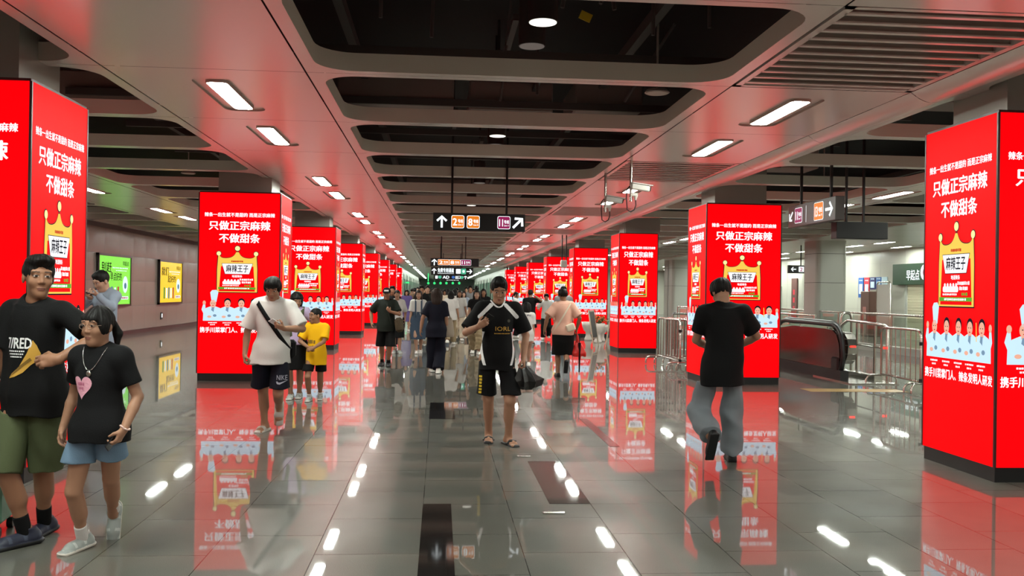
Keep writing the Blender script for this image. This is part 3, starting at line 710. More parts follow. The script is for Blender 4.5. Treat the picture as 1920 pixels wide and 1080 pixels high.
# fixed steel guard rails beside it
def steel_rail(name, paths, rr, label, cat='guard rail', group=None):
    b = MB()
    for pts, q in paths: b.tube(pts, q, 8)
    return tag(b.build(name, M_steel), label, cat, group)
r = empty('guard_rail', (0, 0, 0), 0, 'bent stainless guard rail right of the escalator end', 'guard rail')
pa = on_floor(1645, 716); pb = at(1590, 603, 18.4); pb = Vector((max(pb.x, 8.5), 18.4, 1.1)); pa.x = max(pa.x, 8.42)
b = MB(); b.tube([(pa.x, pa.y, 0), (pa.x, pa.y, .96), (pa.x, pa.y + .03, 1.03), (pa.x, pa.y + .1, 1.06), tuple(pb), (pb.x + .02, pb.y + .3, 1.0), (pb.x + .04, pb.y + .7, .7)], .03, 10); b.build('rail', M_steel, r)
for t in (.3, .75):
    q = pa.lerp(Vector((pb.x, pb.y, 0)), t); b = MB(); b.cyl((q.x, q.y, 0), (q.x, q.y, 1.06), .026, 10); b.cyl((q.x, q.y, 0), (q.x, q.y, .02), .06, 12); b.build('post', M_steel, r)
b = MB(); b.tube([(pa.x, pa.y, .62), (pb.x, pb.y, .62)], .016, 8); b.build('crossbar', M_steel, r)
b = MB(); b.box((pa.x - .06, pa.y - .02, .64), (.09, .03, .04)); b.build('indicator', M_redlamp, r)
p = at(1569, 600, 19.0); r = empty('guard_rail', (p.x + .1, 19.0, 0), 0, 'small arched stainless rail standing behind the escalator handrail', 'guard rail')
b = MB(); b.tube([(.0, .0, 0), (.0, 0, 1.12), (.02, 0, 1.2), (.07, 0, 1.24), (.16, 0, 1.24), (.21, 0, 1.2), (.23, 0, 1.12), (.23, 0, 0)], .03, 10); b.build('rail', M_steel, r)
def barrier(loc, rz, label, L=1.5, h=1.05, group=None):
    r = empty('crowd_barrier', loc, rz, label, 'crowd barrier', group)
    b = MB(); c = .12
    top = [(0, 0, .16), (0, 0, h - c), (c * .3, 0, h - c * .3), (c, 0, h), (L - c, 0, h), (L - c * .3, 0, h - c * .3), (L, 0, h - c), (L, 0, .16)]
    b.tube(top, .022, 10); b.tube([(0, 0, .2), (L, 0, .2)], .018, 8); b.build('frame', M_steel, r)
    b = MB()
    for i in range(1, 8): b.cyl((L * i / 8, 0, .2), (L * i / 8, 0, h - .01), .009, 8)
    b.build('bars', M_steel, r)
    for x in (.0, L):
        b = MB(); b.tube([(x, -.28, .018), (x, -.28, .1), (x, -.24, .16), (x, -.18, .18), (x, .18, .18), (x, .24, .16), (x, .28, .1), (x, .28, .018)], .018, 8); b.build('foot', M_steel, r)
    for z in (h - .22, .22):
        b = MB(); b.cyl((L, 0, z - .03), (L, 0, z + .03), .034, 12); b.build('clamp', M_black, r)
    return r
barrier((8.02, 15.95, 0), -math.pi / 2 - .05, 'stainless crowd barrier with black clamps right of the escalator', 1.5)
barrier((7.98, 14.4, 0), -math.pi / 2 + .3, 'stainless crowd barrier half hidden by the nearest right pillar', 1.6)
for i in range(5):
    barrier((4.98 + .2 * i, 20.4, 0), -math.pi / 2, 'stainless crowd barrier stored between the second and third right pillars, %s from the hall' % ['first', 'second', 'third', 'fourth', 'fifth'][i], 1.9, 1.05, 'crowd barriers stored between the right pillars')
# glass balustrades round the stair well
M_glass = mat('balustrade_glass', (228, 240, 234), rough=.02, trans=1.0, ior=1.3, spec=.5)
def balustrade(x0, y0, x1, y1, label, n):
    r = empty('glass_balustrade', (x0, y0, 0), math.atan2(y1 - y0, x1 - x0), label, 'balustrade', 'glass balustrades round the stair well'); L = math.hypot(x1 - x0, y1 - y0)
    b = MB(); b.tube([(0, 0, 1.1), (L, 0, 1.1)], .03, 10); b.build('handrail', M_steel, r)
    b = MB(); b.box((L / 2, 0, .1), (L, .16, .2)); b.build('kerb', M_col, r)
    for i in range(n + 1):
        b = MB(); b.box((L * i / n, .03, .65), (.05, .03, .9)); b.build('post', M_steel, r)
    for i in range(n):
        b = MB(); b.box((L * (i + .5) / n, -.01, .63), (L / n - .06, .012, .8)); b.build('pane', M_glass, r)
balustrade(12.9, 21.5, 12.9, 35.5, 'long glass balustrade in front of the shops on the right', 8)
balustrade(5.9, 22.6, 7.2, 22.6, 'short glass balustrade across the stair well behind the stored barriers', 1)
balustrade(9.6, 22.6, 9.6, 36, 'glass balustrade along the far side of the escalator well', 8)
b = MB(); b.tube([(9.4, 16.6, .1), (11.8, 20.2, 1.2)], .03, 8); b.tube([(11.8, 20.2, 1.2), (12.8, 20.2, 1.2)], .03, 8); b.cyl((11.8, 20.2, 0), (11.8, 20.2, 1.2), .03, 8)
tag(b.build('stair_handrail', M_steel), 'slanting stair handrail behind the crowd barriers on the right', 'handrail')

# ================================================================ shop front and wall notices on the right wall
r = empty('shop_sign', (XR - .1, 32.05, 2.5), -math.pi / 2, 'green shop sign with white brush lettering over the rolled-down shutter', 'shop sign')
b = MB(); b.box((0, .05, 0), (5.1, .3, .8), 0, None, .01)
p_ = lambda x, y: (x, -.105, y)
b.text('早起点', p_, -1.0, -.05, .42, 1, .02, width=.95); b.flat(circle(-.15, .05, .3), p_, 1); b.flat(circle(-.12, .05, .16), lambda x, y: (x, -.11, y), 2)
b.build('sign_box', [mat('shop_green', (18, 92, 52), rough=.4, emit=.25), M_sw, M_sm], r)
r = empty('roller_shutter', (XR - .06, 31.6, 0), -math.pi / 2, 'closed cream roller shutter under the green shop sign', 'shutter')
b = MB()
for i in range(20): b.box((0, .03, .06 + i * .105), (4.2, .05, .098), 0, Matrix.Rotation(.25, 3, 'X'))
b.build('slats', mat('shutter_cream', (196, 190, 165), rough=.5), r)
b = MB()
for x in (-2.15, 2.15): b.box((x, .02, 1.06), (.12, .1, 2.12))
b.build('frame', M_col, r)
M_blue = mat('notice_blue', (40, 90, 160), rough=.5); M_redp = mat('notice_red', (196, 40, 60), rough=.5); M_navy = mat('notice_navy', (36, 40, 100), rough=.5); M_pale = mat('notice_pale', (190, 215, 225), rough=.5)
for i, (y, m_, h, lab) in enumerate([(37.65, M_blue, .85, 'blue and white notice, leftmost of the row on the right-hand wall'), (37.12, M_redp, .9, 'red notice in the row on the right-hand wall'), (36.6, M_navy, .5, 'navy notice beside the red one on the right-hand wall'), (36.08, M_blue, .48, 'blue notice with a white sheet in the row on the right-hand wall'), (35.6, M_pale, .7, 'pale blue notice at the right end of the row on the right-hand wall')]):
    b = MB(); b.box((0, .01, 0), (.46, .02, h), 0); b.box((.0, -.003, -.06), (.3, .01, h * .5), 1); b.dashes(lambda x, y: (x, -.004, y), 0, h * .36, .3, .06, 3, 1)
    o = b.build('notice', [m_, M_pale], None, (XR - .03, y, 2.43 - h / 2)); o.rotation_euler = (0, 0, -math.pi / 2); tag(o, lab, 'notice', 'notices in a row on the right-hand wall')
r = empty('service_cabinet', (XR - .3, 36.2, 0), -math.pi / 2, 'brown upright cabinet under the notices on the right-hand wall', 'cabinet')
b = MB(); b.box((0, 0, .92), (.75, .5, 1.84), 0, None, .02); b.build('body', mat('cabinet_brown', (92, 66, 58), rough=.4), r)
b = MB(); b.box((.0, -.255, .95), (.3, .01, .5)); b.build('panel', M_steel, r)
r = empty('notice_board', (XR - .6, 34.5, 0), -math.pi / 2, 'grey framed notice board stand left of the roller shutter', 'notice board')
b = MB(); b.tube([(-.55, 0, 0), (-.55, 0, 2.1), (-.45, 0, 2.2), (.45, 0, 2.2), (.55, 0, 2.1), (.55, 0, 0)], .03, 8); b.build('frame', M_steel, r)
b = MB(); b.box((0, 0, 1.35), (1.04, .03, 1.5)); b.build('board', M_col, r)
r = empty('service_door', (XR - .04, 47.5, 0), -math.pi / 2, 'pale grey service door on the right-hand wall behind the escalator', 'service door')
b = MB(); b.box((0, 0, 1.05), (1.6, .06, 2.1)); b.build('panel', M_col, r)
b = MB(); b.box((.65, -.05, 1.0), (.05, .05, .16)); b.build('handle', M_black, r)
b = MB(); b.box((0, 0, 0), (.7, .05, 2.0), 0); b.flat(rrect(0, .3, .22, .26, .03), lambda x, y: (x, -.03, y), 1); b.flat(rrect(0, -.1, .22, .26, .03), lambda x, y: (x, -.03, y), 1); b.flat(rrect(0, -.5, .2, .2, .03), lambda x, y: (x, -.03, y), 1)
o = b.build('notice', [mat('cabinet_brown2', (92, 60, 54), rough=.5), M_redp], None, (XR - .05, 44.9, 1.5)); o.rotation_euler = (0, 0, -math.pi / 2); tag(o, 'tall brown notice with red lettering beside the service door', 'notice')

# ================================================================ flower pots and board by the third right pillar
M_pot = mat('white_pot', (226, 214, 206), rough=.35); M_leaf = mat('leaf_green', (70, 92, 42), rough=.6, var=.3); M_fl = mat('flower_orange', (220, 120, 60), rough=.6, var=.25)
def pot(p, sc, label, plant, seed):
    rd = random.Random(seed); r = empty('flower_pot', p, 0, label, 'flower pot', 'white flower pots by the third right pillar')
    b = MB(); prof = [(.0, 0), (.13, 0), (.13, .05), (.085, .16), (.09, .28), (.16, .34), (.215, .5), (.235, .62), (.215, .62), (.19, .56), (0, .55)]
    n = 18; vs = [(q * sc * math.cos(2 * math.pi * i / n), q * sc * math.sin(2 * math.pi * i / n), z * sc) for q, z in prof for i in range(n)]
    b.add(vs, [(k * n + i, k * n + (i + 1) % n, (k + 1) * n + (i + 1) % n, (k + 1) * n + i) for k in range(len(prof) - 1) for i in range(n)], 0, True); b.build('pot', M_pot, r)
    if plant:
        b = MB()
        for i in range(90):
            a = rd.uniform(0, 6.28); q = rd.uniform(0, .24) * sc; z = sc * (.56 + rd.uniform(0, .26)); d = Vector((math.cos(a), math.sin(a), rd.uniform(.2, 1.2))).normalized() * .09; s_ = Vector((-math.sin(a), math.cos(a), 0)) * .025; c = Vector((q * math.cos(a), q * math.sin(a), z))
            b.add([c, c + d * .5 + s_, c + d, c + d * .5 - s_], [(0, 1, 2, 3)], 0)
        tag(b.build('foliage', M_leaf, r), kind='stuff')
        b = MB()
        for i in range(22):
            a = rd.uniform(0, 6.28); q = rd.uniform(0, .24) * sc; b.ball((q * math.cos(a), q * math.sin(a), sc * (.72 + rd.uniform(0, .16))), rd.uniform(.02, .035), 0, 4)
        tag(b.build('flowers', M_fl, r), kind='stuff')
pot((5.02, 30.4, 0), 1.0, 'white flower pot on a foot before the third right pillar, left of the pair', False, 1)
pot((5.1, 29.0, 0), 1.0, 'white flower pot full of small flowers, right of the pair', True, 2)
pot((5.36, 29.7, 0), .9, 'flower pot partly hidden behind the folding board', True, 3)
r = empty('folding_board', (4.88, 27.0, 0), 1.15, 'folding display board standing left of the second right pillar', 'display board')
M_wood = mat('board_frame', (176, 160, 140), rough=.5)
for s in (-1, 1):
    R = Matrix.Rotation(s * -.16, 3, 'X'); b = MB()
    for x in (-.3, .3): b.box(R @ Vector((x, 0, .55)) + Vector((0, s * .18, 0)), (.04, .03, 1.1), 0, R)
    for z in (.25, 1.06): b.box(R @ Vector((0, 0, z)) + Vector((0, s * .18, 0)), (.6, .03, .04), 0, R)
    b.box(R @ Vector((0, 0, .66)) + Vector((0, s * .18, 0)), (.56, .015, .78), 1, R)
    b.build('leaf', [M_wood, mat('board_dark', (60, 52, 50), rough=.5)], r)
# ================================================================ figures: smooth solids sampled on a grid and skinned
F32 = np.float32
def V3(*a): return np.array(a, dtype=np.float64)
def nrm(v): v = np.asarray(v, float); return v / (np.linalg.norm(v) + 1e-12)
def cone(a, b, ra, rb, k=.02, flat=None, clip=(), op='u'):
    """round cone from a to b; flat=(direction, factor) squashes it; clip = [(point, outward normal)]"""
    a = np.asarray(a, float); b = np.asarray(b, float); R = max(ra, rb)
    lo = np.minimum(a, b) - R; hi = np.maximum(a, b) + R
    def fn(x, y, z):
        ab = b - a; L2 = ab @ ab + 1e-12
        px, py, pz = x - a[0], y - a[1], z - a[2]
        t = np.clip((px * ab[0] + py * ab[1] + pz * ab[2]) / L2, 0, 1)
        qx, qy, qz = px - t * ab[0], py - t * ab[1], pz - t * ab[2]
        d2 = qx * qx + qy * qy + qz * qz
        if flat is not None:
            n = nrm(flat[0]); s = flat[1]; qn = qx * n[0] + qy * n[1] + qz * n[2]
            d = np.sqrt(d2 + qn * qn * (1 / (s * s) - 1)) - (ra + (rb - ra) * t)
        else: d = np.sqrt(d2) - (ra + (rb - ra) * t)
        for c, n in clip: d = np.maximum(d, (x - c[0]) * n[0] + (y - c[1]) * n[1] + (z - c[2]) * n[2])
        return d
    return (lo, hi, fn, k, op)
def ell(c, r, k=.02, R=None, clip=(), op='u'):
    c = np.asarray(c, float); r = np.asarray(r, float); m_ = r.max(); R = np.eye(3) if R is None else np.asarray(R, float)
    def fn(x, y, z):
        px, py, pz = x - c[0], y - c[1], z - c[2]
        u = R[0, 0] * px + R[1, 0] * py + R[2, 0] * pz; v = R[0, 1] * px + R[1, 1] * py + R[2, 1] * pz; w = R[0, 2] * px + R[1, 2] * py + R[2, 2] * pz
        k0 = np.sqrt((u / r[0]) ** 2 + (v / r[1]) ** 2 + (w / r[2]) ** 2); k1 = np.sqrt((u / r[0] ** 2) ** 2 + (v / r[1] ** 2) ** 2 + (w / r[2] ** 2) ** 2) + 1e-9
        d = k0 * (k0 - 1) / k1
        for cc, n in clip: d = np.maximum(d, (x - cc[0]) * n[0] + (y - cc[1]) * n[1] + (z - cc[2]) * n[2])
        return d
    return (c - m_, c + m_, fn, k, op)
def rbox(c, h, r, R=None, k=.01, op='u'):
    c = np.asarray(c, float); h = np.asarray(h, float); R = np.eye(3) if R is None else np.asarray(R, float); m_ = np.linalg.norm(h)
    def fn(x, y, z):
        px, py, pz = x - c[0], y - c[1], z - c[2]
        q = [np.abs(R[0, i] * px + R[1, i] * py + R[2, i] * pz) - (h[i] - r) for i in range(3)]
        return np.sqrt(sum(np.maximum(t, 0) ** 2 for t in q)) + np.minimum(np.maximum(np.maximum(q[0], q[1]), q[2]), 0) - r
    return (c - m_, c + m_, fn, k, op)
def loft(secs, k=.03, zcut=True, op='u', pw=2.0):
    """stack of elliptical sections (z, cx, cy, rx, ry)"""
    S = np.array(sorted(secs), float); z0, z1 = S[0, 0], S[-1, 0]; m_ = (S[:, 3:].max())
    lo = V3((S[:, 1] - S[:, 3]).min(), (S[:, 2] - S[:, 4]).min(), z0); hi = V3((S[:, 1] + S[:, 3]).max(), (S[:, 2] + S[:, 4]).max(), z1)
    # smooth interpolation of the sections
    zz = np.linspace(z0, z1, 80); T = []
    for j in range(1, 5):
        g = np.interp(zz, S[:, 0], S[:, j]); ker = np.ones(7) / 7; gp = np.concatenate([np.full(3, g[0]), g, np.full(3, g[-1])]); T.append(np.convolve(gp, ker, 'valid'))
    def fn(x, y, z):
        zc = np.clip(z, z0, z1).ravel(); sh = z.shape
        cx, cy, rx, ry = [np.interp(zc, zz, t).reshape(sh) for t in T]
        u = np.abs(x - cx) / rx; v = np.abs(y - cy) / ry
        g = (u ** pw + v ** pw) ** (1 / pw)
        d = (g - 1) * np.minimum(rx, ry)
        return np.maximum(d, np.maximum(z0 - z, z - z1))
    return (lo, hi, fn, k, op)
def plane_cut(c, n): return (None, None, lambda x, y, z: (x - c[0]) * n[0] + (y - c[1]) * n[1] + (z - c[2]) * n[2], 0, 'x')

def field(prims, lo, hi, h, disp=None):
    n = np.maximum(4, np.ceil((hi - lo) / h).astype(int) + 1)
    ax = [(lo[i] + h * np.arange(n[i])).astype(F32) for i in range(3)]
    F = np.full(tuple(n), .15, F32)
    for plo, phi, fn, k, op in prims:
        if plo is None: sl = (slice(None),) * 3
        else:
            pad = k + 3 * h + (.06 if op == 'u' else .02)
            i0 = np.clip(np.floor((plo - pad - lo) / h).astype(int), 0, n); i1 = np.clip(np.ceil((phi + pad - lo) / h).astype(int) + 1, 0, n)
            if (i1 <= i0).any(): continue
            sl = tuple(slice(a, b) for a, b in zip(i0, i1))
        x, y, z = ax[0][sl[0]][:, None, None], ax[1][sl[1]][None, :, None], ax[2][sl[2]][None, None, :]
        d = fn(x, y, z).astype(F32); A = F[sl]
        if op == 'u':
            if k > 0: hh = np.maximum(k - np.abs(A - d), 0) / k; F[sl] = np.minimum(A, d) - hh * hh * k * .25
            else: F[sl] = np.minimum(A, d)
        elif op == 's':
            d = -d; hh = np.maximum(k - np.abs(A - d), 0) / max(k, 1e-6); F[sl] = np.maximum(A, d) + hh * hh * k * .25
        else: F[sl] = np.maximum(A, d)
    if disp is not None: F += disp(ax[0][:, None, None], ax[1][None, :, None], ax[2][None, None, :]).astype(F32)
    return F
def surface_nets(F, lo, h):
    s = F < 0
    s[0] = s[-1] = False; s[:, 0] = s[:, -1] = False; s[:, :, 0] = s[:, :, -1] = False
    c = np.zeros(tuple(d - 1 for d in F.shape), np.uint8)
    offs = [(i, j, k) for i in (0, 1) for j in (0, 1) for k in (0, 1)]
    N = F.shape
    for i, j, k in offs: c += s[i:N[0] - 1 + i, j:N[1] - 1 + j, k:N[2] - 1 + k]
    act = np.argwhere((c > 0) & (c < 8))
    if len(act) == 0: return np.zeros((0, 3)), np.zeros((0, 4), int)
    idx = np.full(c.shape, -1, np.int32); idx[act[:, 0], act[:, 1], act[:, 2]] = np.arange(len(act))
    vals = np.stack([F[act[:, 0] + i, act[:, 1] + j, act[:, 2] + k] for i, j, k in offs], 1)
    sg = np.stack([s[act[:, 0] + i, act[:, 1] + j, act[:, 2] + k] for i, j, k in offs], 1)
    acc = np.zeros((len(act), 3)); cnt = np.zeros(len(act))
    O = np.array(offs, float)
    for a in range(8):
        for b in range(a + 1, 8):
            if np.abs(O[a] - O[b]).sum() != 1: continue
            mk = sg[:, a] != sg[:, b]
            den = vals[:, a] - vals[:, b]; t = np.clip(np.where(np.abs(den) > 1e-9, vals[:, a] / np.where(np.abs(den) > 1e-9, den, 1), .5), 0, 1)
            acc[mk] += (O[a] + (O[b] - O[a]) * t[:, None])[mk]; cnt[mk] += 1
    V = lo + h * (act + acc / np.maximum(cnt, 1)[:, None])
    Q = []
    e = s[:-1, 1:-1, 1:-1] != s[1:, 1:-1, 1:-1]
    for axis in range(3):
        sl0 = [slice(1, -1)] * 3; sl1 = [slice(1, -1)] * 3; sl0[axis] = slice(0, -1); sl1[axis] = slice(1, None)
        A, B = s[tuple(sl0)], s[tuple(sl1)]
        p = np.argwhere(A != B); inside = A[p[:, 0], p[:, 1], p[:, 2]]
        p = p + np.array([0 if q == axis else 1 for q in range(3)])
        u, v = (axis + 1) % 3, (axis + 2) % 3
        du = np.zeros(3, int); dv = np.zeros(3, int); du[u] = 1; dv[v] = 1
        q = [p - du - dv, p - dv, p, p - du]
        ids = np.stack([idx[t[:, 0], t[:, 1], t[:, 2]] for t in q], 1)
        ids[~inside] = ids[~inside][:, ::-1]; Q.append(ids)
    return V, np.concatenate(Q)
def smooth_verts(V, Q, it):
    if it <= 0 or len(V) == 0: return V
    E = np.concatenate([Q[:, [0, 1]], Q[:, [1, 2]], Q[:, [2, 3]], Q[:, [3, 0]]]); n = len(V)
    deg = np.bincount(E[:, 0], minlength=n) + np.bincount(E[:, 1], minlength=n)
    for r in range(it):
        for lam in (.5, -.52):
            S = np.stack([np.bincount(E[:, 0], V[E[:, 1], j], n) + np.bincount(E[:, 1], V[E[:, 0], j], n) for j in range(3)], 1)
            V = V + lam * (S / np.maximum(deg, 1)[:, None] - V)
    return V
def bounds(prims):
    P = [p for p in prims if p[0] is not None and p[4] == 'u']
    return np.min([p[0] for p in P], 0) - .03, np.max([p[1] for p in P], 0) + .03
def solid(name, prims, h, mats, parent, disp=None, matfn=None, fine=(), smooth=1):
    """fine = [(lo, hi, h)] boxes that are sampled more densely"""
    lo, hi = bounds(prims); parts = []
    main = list(prims)
    for flo, fhi, fh in fine:
        c, hf = (flo + fhi) / 2, (fhi - flo) / 2 - 1.2 * h
        main.append((None, None, (lambda x, y, z, c=c, hf=hf: -np.maximum(np.maximum(np.abs(x - c[0]) - hf[0], np.abs(y - c[1]) - hf[1]), np.abs(z - c[2]) - hf[2])), 0, 'x'))
    V, Q = surface_nets(field(main, lo, hi, h, disp), lo, h); parts.append((smooth_verts(V, Q, smooth), Q))
    for flo, fhi, fh in fine:
        V, Q = surface_nets(field(prims, flo, fhi, fh, disp), flo, fh); parts.append((smooth_verts(V, Q, smooth), Q))
    b = 0; VV = []; QQ = []
    for V, Q in parts: VV.append(V); QQ.append(Q + b); b += len(V)
    V = np.concatenate(VV); Q = np.concatenate(QQ)
    me = bpy.data.meshes.new(name)
    me.vertices.add(len(V)); me.vertices.foreach_set('co', V.astype(F32).ravel())
    me.loops.add(len(Q) * 4); me.loops.foreach_set('vertex_index', Q.astype(np.int32).ravel())
    me.polygons.add(len(Q)); me.polygons.foreach_set('loop_start', np.arange(0, len(Q) * 4, 4, dtype=np.int32)); me.polygons.foreach_set('loop_total', np.full(len(Q), 4, np.int32))
    for q in (mats if isinstance(mats, (list, tuple)) else [mats]): me.materials.append(q)
    me.polygons.foreach_set('use_smooth', np.ones(len(Q), bool))
    if matfn is not None: me.polygons.foreach_set('material_index', matfn(V[Q].mean(1)).astype(np.int32))
    me.update(calc_edges=True)
    return link(name, me, parent)
def folds(amp, seed, f=22., vert=.5):
    rd = np.random.RandomState(seed); K = rd.normal(0, 1, (5, 3)) * f * np.array([1, 1, vert]); ph = rd.uniform(0, 6.28, 5)
    def fn(x, y, z):
        w = .6 * np.sin(K[0, 0] * .5 * x + K[0, 1] * .5 * y + K[0, 2] * .5 * z + ph[0])
        s = 0
        for i in range(1, 5): s = s + np.sin(K[i, 0] * x + K[i, 1] * y + K[i, 2] * z + ph[i] + 1.7 * w)
        return amp * .5 * s
    return fn
def rotm(yaw=0, pitch=0, roll=0):
    """yaw>0 turns the face to the person's left, pitch>0 bows it down, roll tilts it to the left"""
    y, p, r = [math.radians(t) for t in (yaw, pitch, roll)]
    Rz = np.array([[math.cos(y), -math.sin(y), 0], [math.sin(y), math.cos(y), 0], [0, 0, 1]])
    Rx = np.array([[1, 0, 0], [0, math.cos(p), -math.sin(p)], [0, math.sin(p), math.cos(p)]])
    Ry = np.array([[math.cos(r), 0, math.sin(r)], [0, 1, 0], [-math.sin(r), 0, math.cos(r)]])
    return Rz @ Rx @ Ry
def ik(a, c, l1, l2, pole):
    """middle joint of a two-bone limb from a to c"""
    a = np.asarray(a, float); c = np.asarray(c, float); d = c - a; L = np.linalg.norm(d); mx = (l1 + l2) * .999
    if L > mx: c = a + d / L * mx; d = c - a; L = mx
    x = (l1 * l1 - l2 * l2 + L * L) / (2 * L); hgt = math.sqrt(max(0, l1 * l1 - x * x)); u = d / L
    p = np.asarray(pole, float); p = p - u * (p @ u); p = nrm(p)
    return a + u * x + p * hgt, c
M_eyew = mat('eye_white', (188, 176, 168), rough=.35); M_dk = mat('brow_and_lash', (22, 17, 15), rough=.6)
def skin_set(n, col, lip):
    return [mat('skin_' + n, col, rough=.5, spec=.4), M_eyew, M_dk, mat('lip_' + n, lip, rough=.45)]
SKIN = {'a': skin_set('warm', (158, 117, 93), (138, 88, 76)), 'b': skin_set('tan', (142, 101, 77), (120, 77, 66)), 'c': skin_set('fair', (178, 138, 116), (160, 92, 86))}

class Figure:
    def __init__(s, label, loc, rz=0., H=1.75, hs=1., build=1., fem=False, pose=None, head=(0, 0, 0), lean=(0, 0), h=.008, skin='a', group=None, view_rz=True, hand_fine=False, face=True, bare=False):
        s.bare = bare
        s.s = k = H / 1.75; s.h = h; s.loc = np.array([loc[0], loc[1], 0.]); s.rz = rz; s.skin = SKIN[skin]; s.g = build; s.hand_fine = hand_fine; s.hem = None; s.face = face
        s.root = empty('person', (loc[0], loc[1], 0), rz, label, 'person', group)
        pose = pose or {}; s.pose = pose; s.fem = fem
        lx, ly = lean
        sw = (.152 if fem else .168); hw = .092
        s.pelv = V3(0, 0, .95) * k
        sh = lambda z: V3(lx, ly, 0) * np.clip((z - .95 * k) / (.5 * k), 0, 1.3)
        s.shift = sh
        s.neck = V3(0, .012 * k, 1.475 * k) + sh(1.475 * k)
        s.drop = 0.
        for c, q in (('R', -1), ('L', 1)):
            a = pose.get('a' + c)
            if a is None: continue
            if isinstance(a, tuple) and a[0] == 'f': a = on_floor(a[1], a[2]) + Vector((0, 0, .085 * k))
            a = s.loc2(a); hp = V3(q * hw, 0, .91) * k; hor = math.hypot(a[0] - hp[0], a[1] - hp[1])
            s.drop = max(s.drop, hp[2] - a[2] - math.sqrt(max(0, (.843 * k) ** 2 - hor * hor)))
        s.drop = min(s.drop, .028); s.loc[2] = -s.drop; s.root.location.z = -s.drop
        s.shd = {c: V3(q * sw, .015, 1.415) * k + sh(1.415 * k) for c, q in (('R', -1), ('L', 1))}
        s.hip = {c: V3(q * hw, 0, .91) * k for c, q in (('R', -1), ('L', 1))}
        s.hs = hs * k
        s.Rh = rotm(*head)
        pv = s.neck + V3(0, 0, .05) * k
        s.hc = pv + s.Rh @ (V3(0, -.022, .098) * s.hs)
        s.elb = {}; s.wr = {}; s.kn = {}; s.an = {}; s.ff = {}; s.hd = {}
        for c, q in (('R', -1), ('L', 1)):
            w = pose.get('w' + c); w = V3(q * .26, -.04, .84) * k if w is None else s.loc2(w)
            pole = s.dir2(pose['e' + c]) if ('e' + c) in pose else V3(q * .5, 1, -.3)
            s.elb[c], s.wr[c] = ik(s.shd[c], w, .295 * k, .255 * k, pole)
            a = pose.get('a' + c)
            if isinstance(a, tuple) and a[0] == 'f': a = on_floor(a[1], a[2]) + Vector((0, 0, .085 * k))
            a = V3(q * .1, 0, .085) * k + V3(0, 0, s.drop) if a is None else s.loc2(a)
            dz = s.hip[c][2] - a[2]; hv = (a - s.hip[c])[:2]; hm = math.sqrt(max(0, (.843 * k) ** 2 - dz * dz)); hl = np.linalg.norm(hv)
            if hl > hm > 0: a = np.array([s.hip[c][0] + hv[0] * hm / hl, s.hip[c][1] + hv[1] * hm / hl, a[2]])
            s.kn[c], s.an[c] = ik(s.hip[c], a, .437 * k, .408 * k, s.dir2(pose.get('k' + c, (q * .08, -1, 0))) if ('k' + c) in pose else V3(q * .08, -1, 0))
            f = pose.get('f' + c); s.ff[c] = nrm(V3(q * .15, -1, 0)) if f is None else nrm(s.dir2(f))
            hdn = pose.get('h' + c)
            if hdn is None: d = nrm(s.wr[c] - s.elb[c]); d = nrm(d + V3(0, -.15, -.1)); n = nrm(V3(-q, .15, 0)); cu = 28
            else: d = nrm(s.dir2(hdn[0])); n = nrm(s.dir2(hdn[1])); cu = hdn[2]
            n = nrm(n - d * (n @ d)); s.hd[c] = (d, n, cu)
    def _rot(s, v):
        c, n = math.cos(-s.rz), math.sin(-s.rz); v = np.asarray(v, float); return V3(c * v[0] - n * v[1], n * v[0] + c * v[1], v[2])
    def loc2(s, w): return s._rot(np.asarray(w, float) - s.loc)      # world point -> figure space
    def dir2(s, d): return s._rot(d)                                   # world direction -> figure space
    def world(s, p): c, n = math.cos(s.rz), math.sin(s.rz); return Vector((c * p[0] - n * p[1] + s.loc[0], n * p[0] + c * p[1] + s.loc[1], p[2] + s.loc[2]))
    # ---- body
    def foot_axes(s, c):
        f = s.ff[c]; side = nrm(np.cross(f, V3(0, 0, 1))) if abs(f[2]) < .999 else V3(-1, 0, 0); u = nrm(np.cross(side, f)); return side, f, u
    def torso_secs(s, e=0., z0=.84, z1=1.5, ex=None, ey=None):
        k = s.s; g = s.g
        B = [(.84, .140, .102), (.93, .156, .114), (1.0, .150, .108), (1.08, .136, .1), (1.18, .138, .102), (1.28, .149, .108), (1.36, .153, .104), (1.42, .138, .09), (1.46, .098, .07), (1.51, .06, .055)]
        if s.fem: B = [(.84, .160, .110), (.93, .172, .118), (1.0, .152, .106), (1.08, .124, .092), (1.18, .128, .098), (1.28, .144, .112), (1.36, .146, .1), (1.42, .13, .082), (1.46, .09, .064), (1.51, .055, .05)]
        out = []
        for z, rx, ry in B:
            if z < z0 - .001 or z > z1 + .001: continue
            q = sh = s.shift(z * k); out.append((z * k, q[0], q[1] + .008 * k, (rx * g + e + (ex(z) if ex else 0)) * k, (ry * g * (1 + .3 * (g - 1)) + e * .8 + (ey(z) if ey else 0)) * k))
        return out
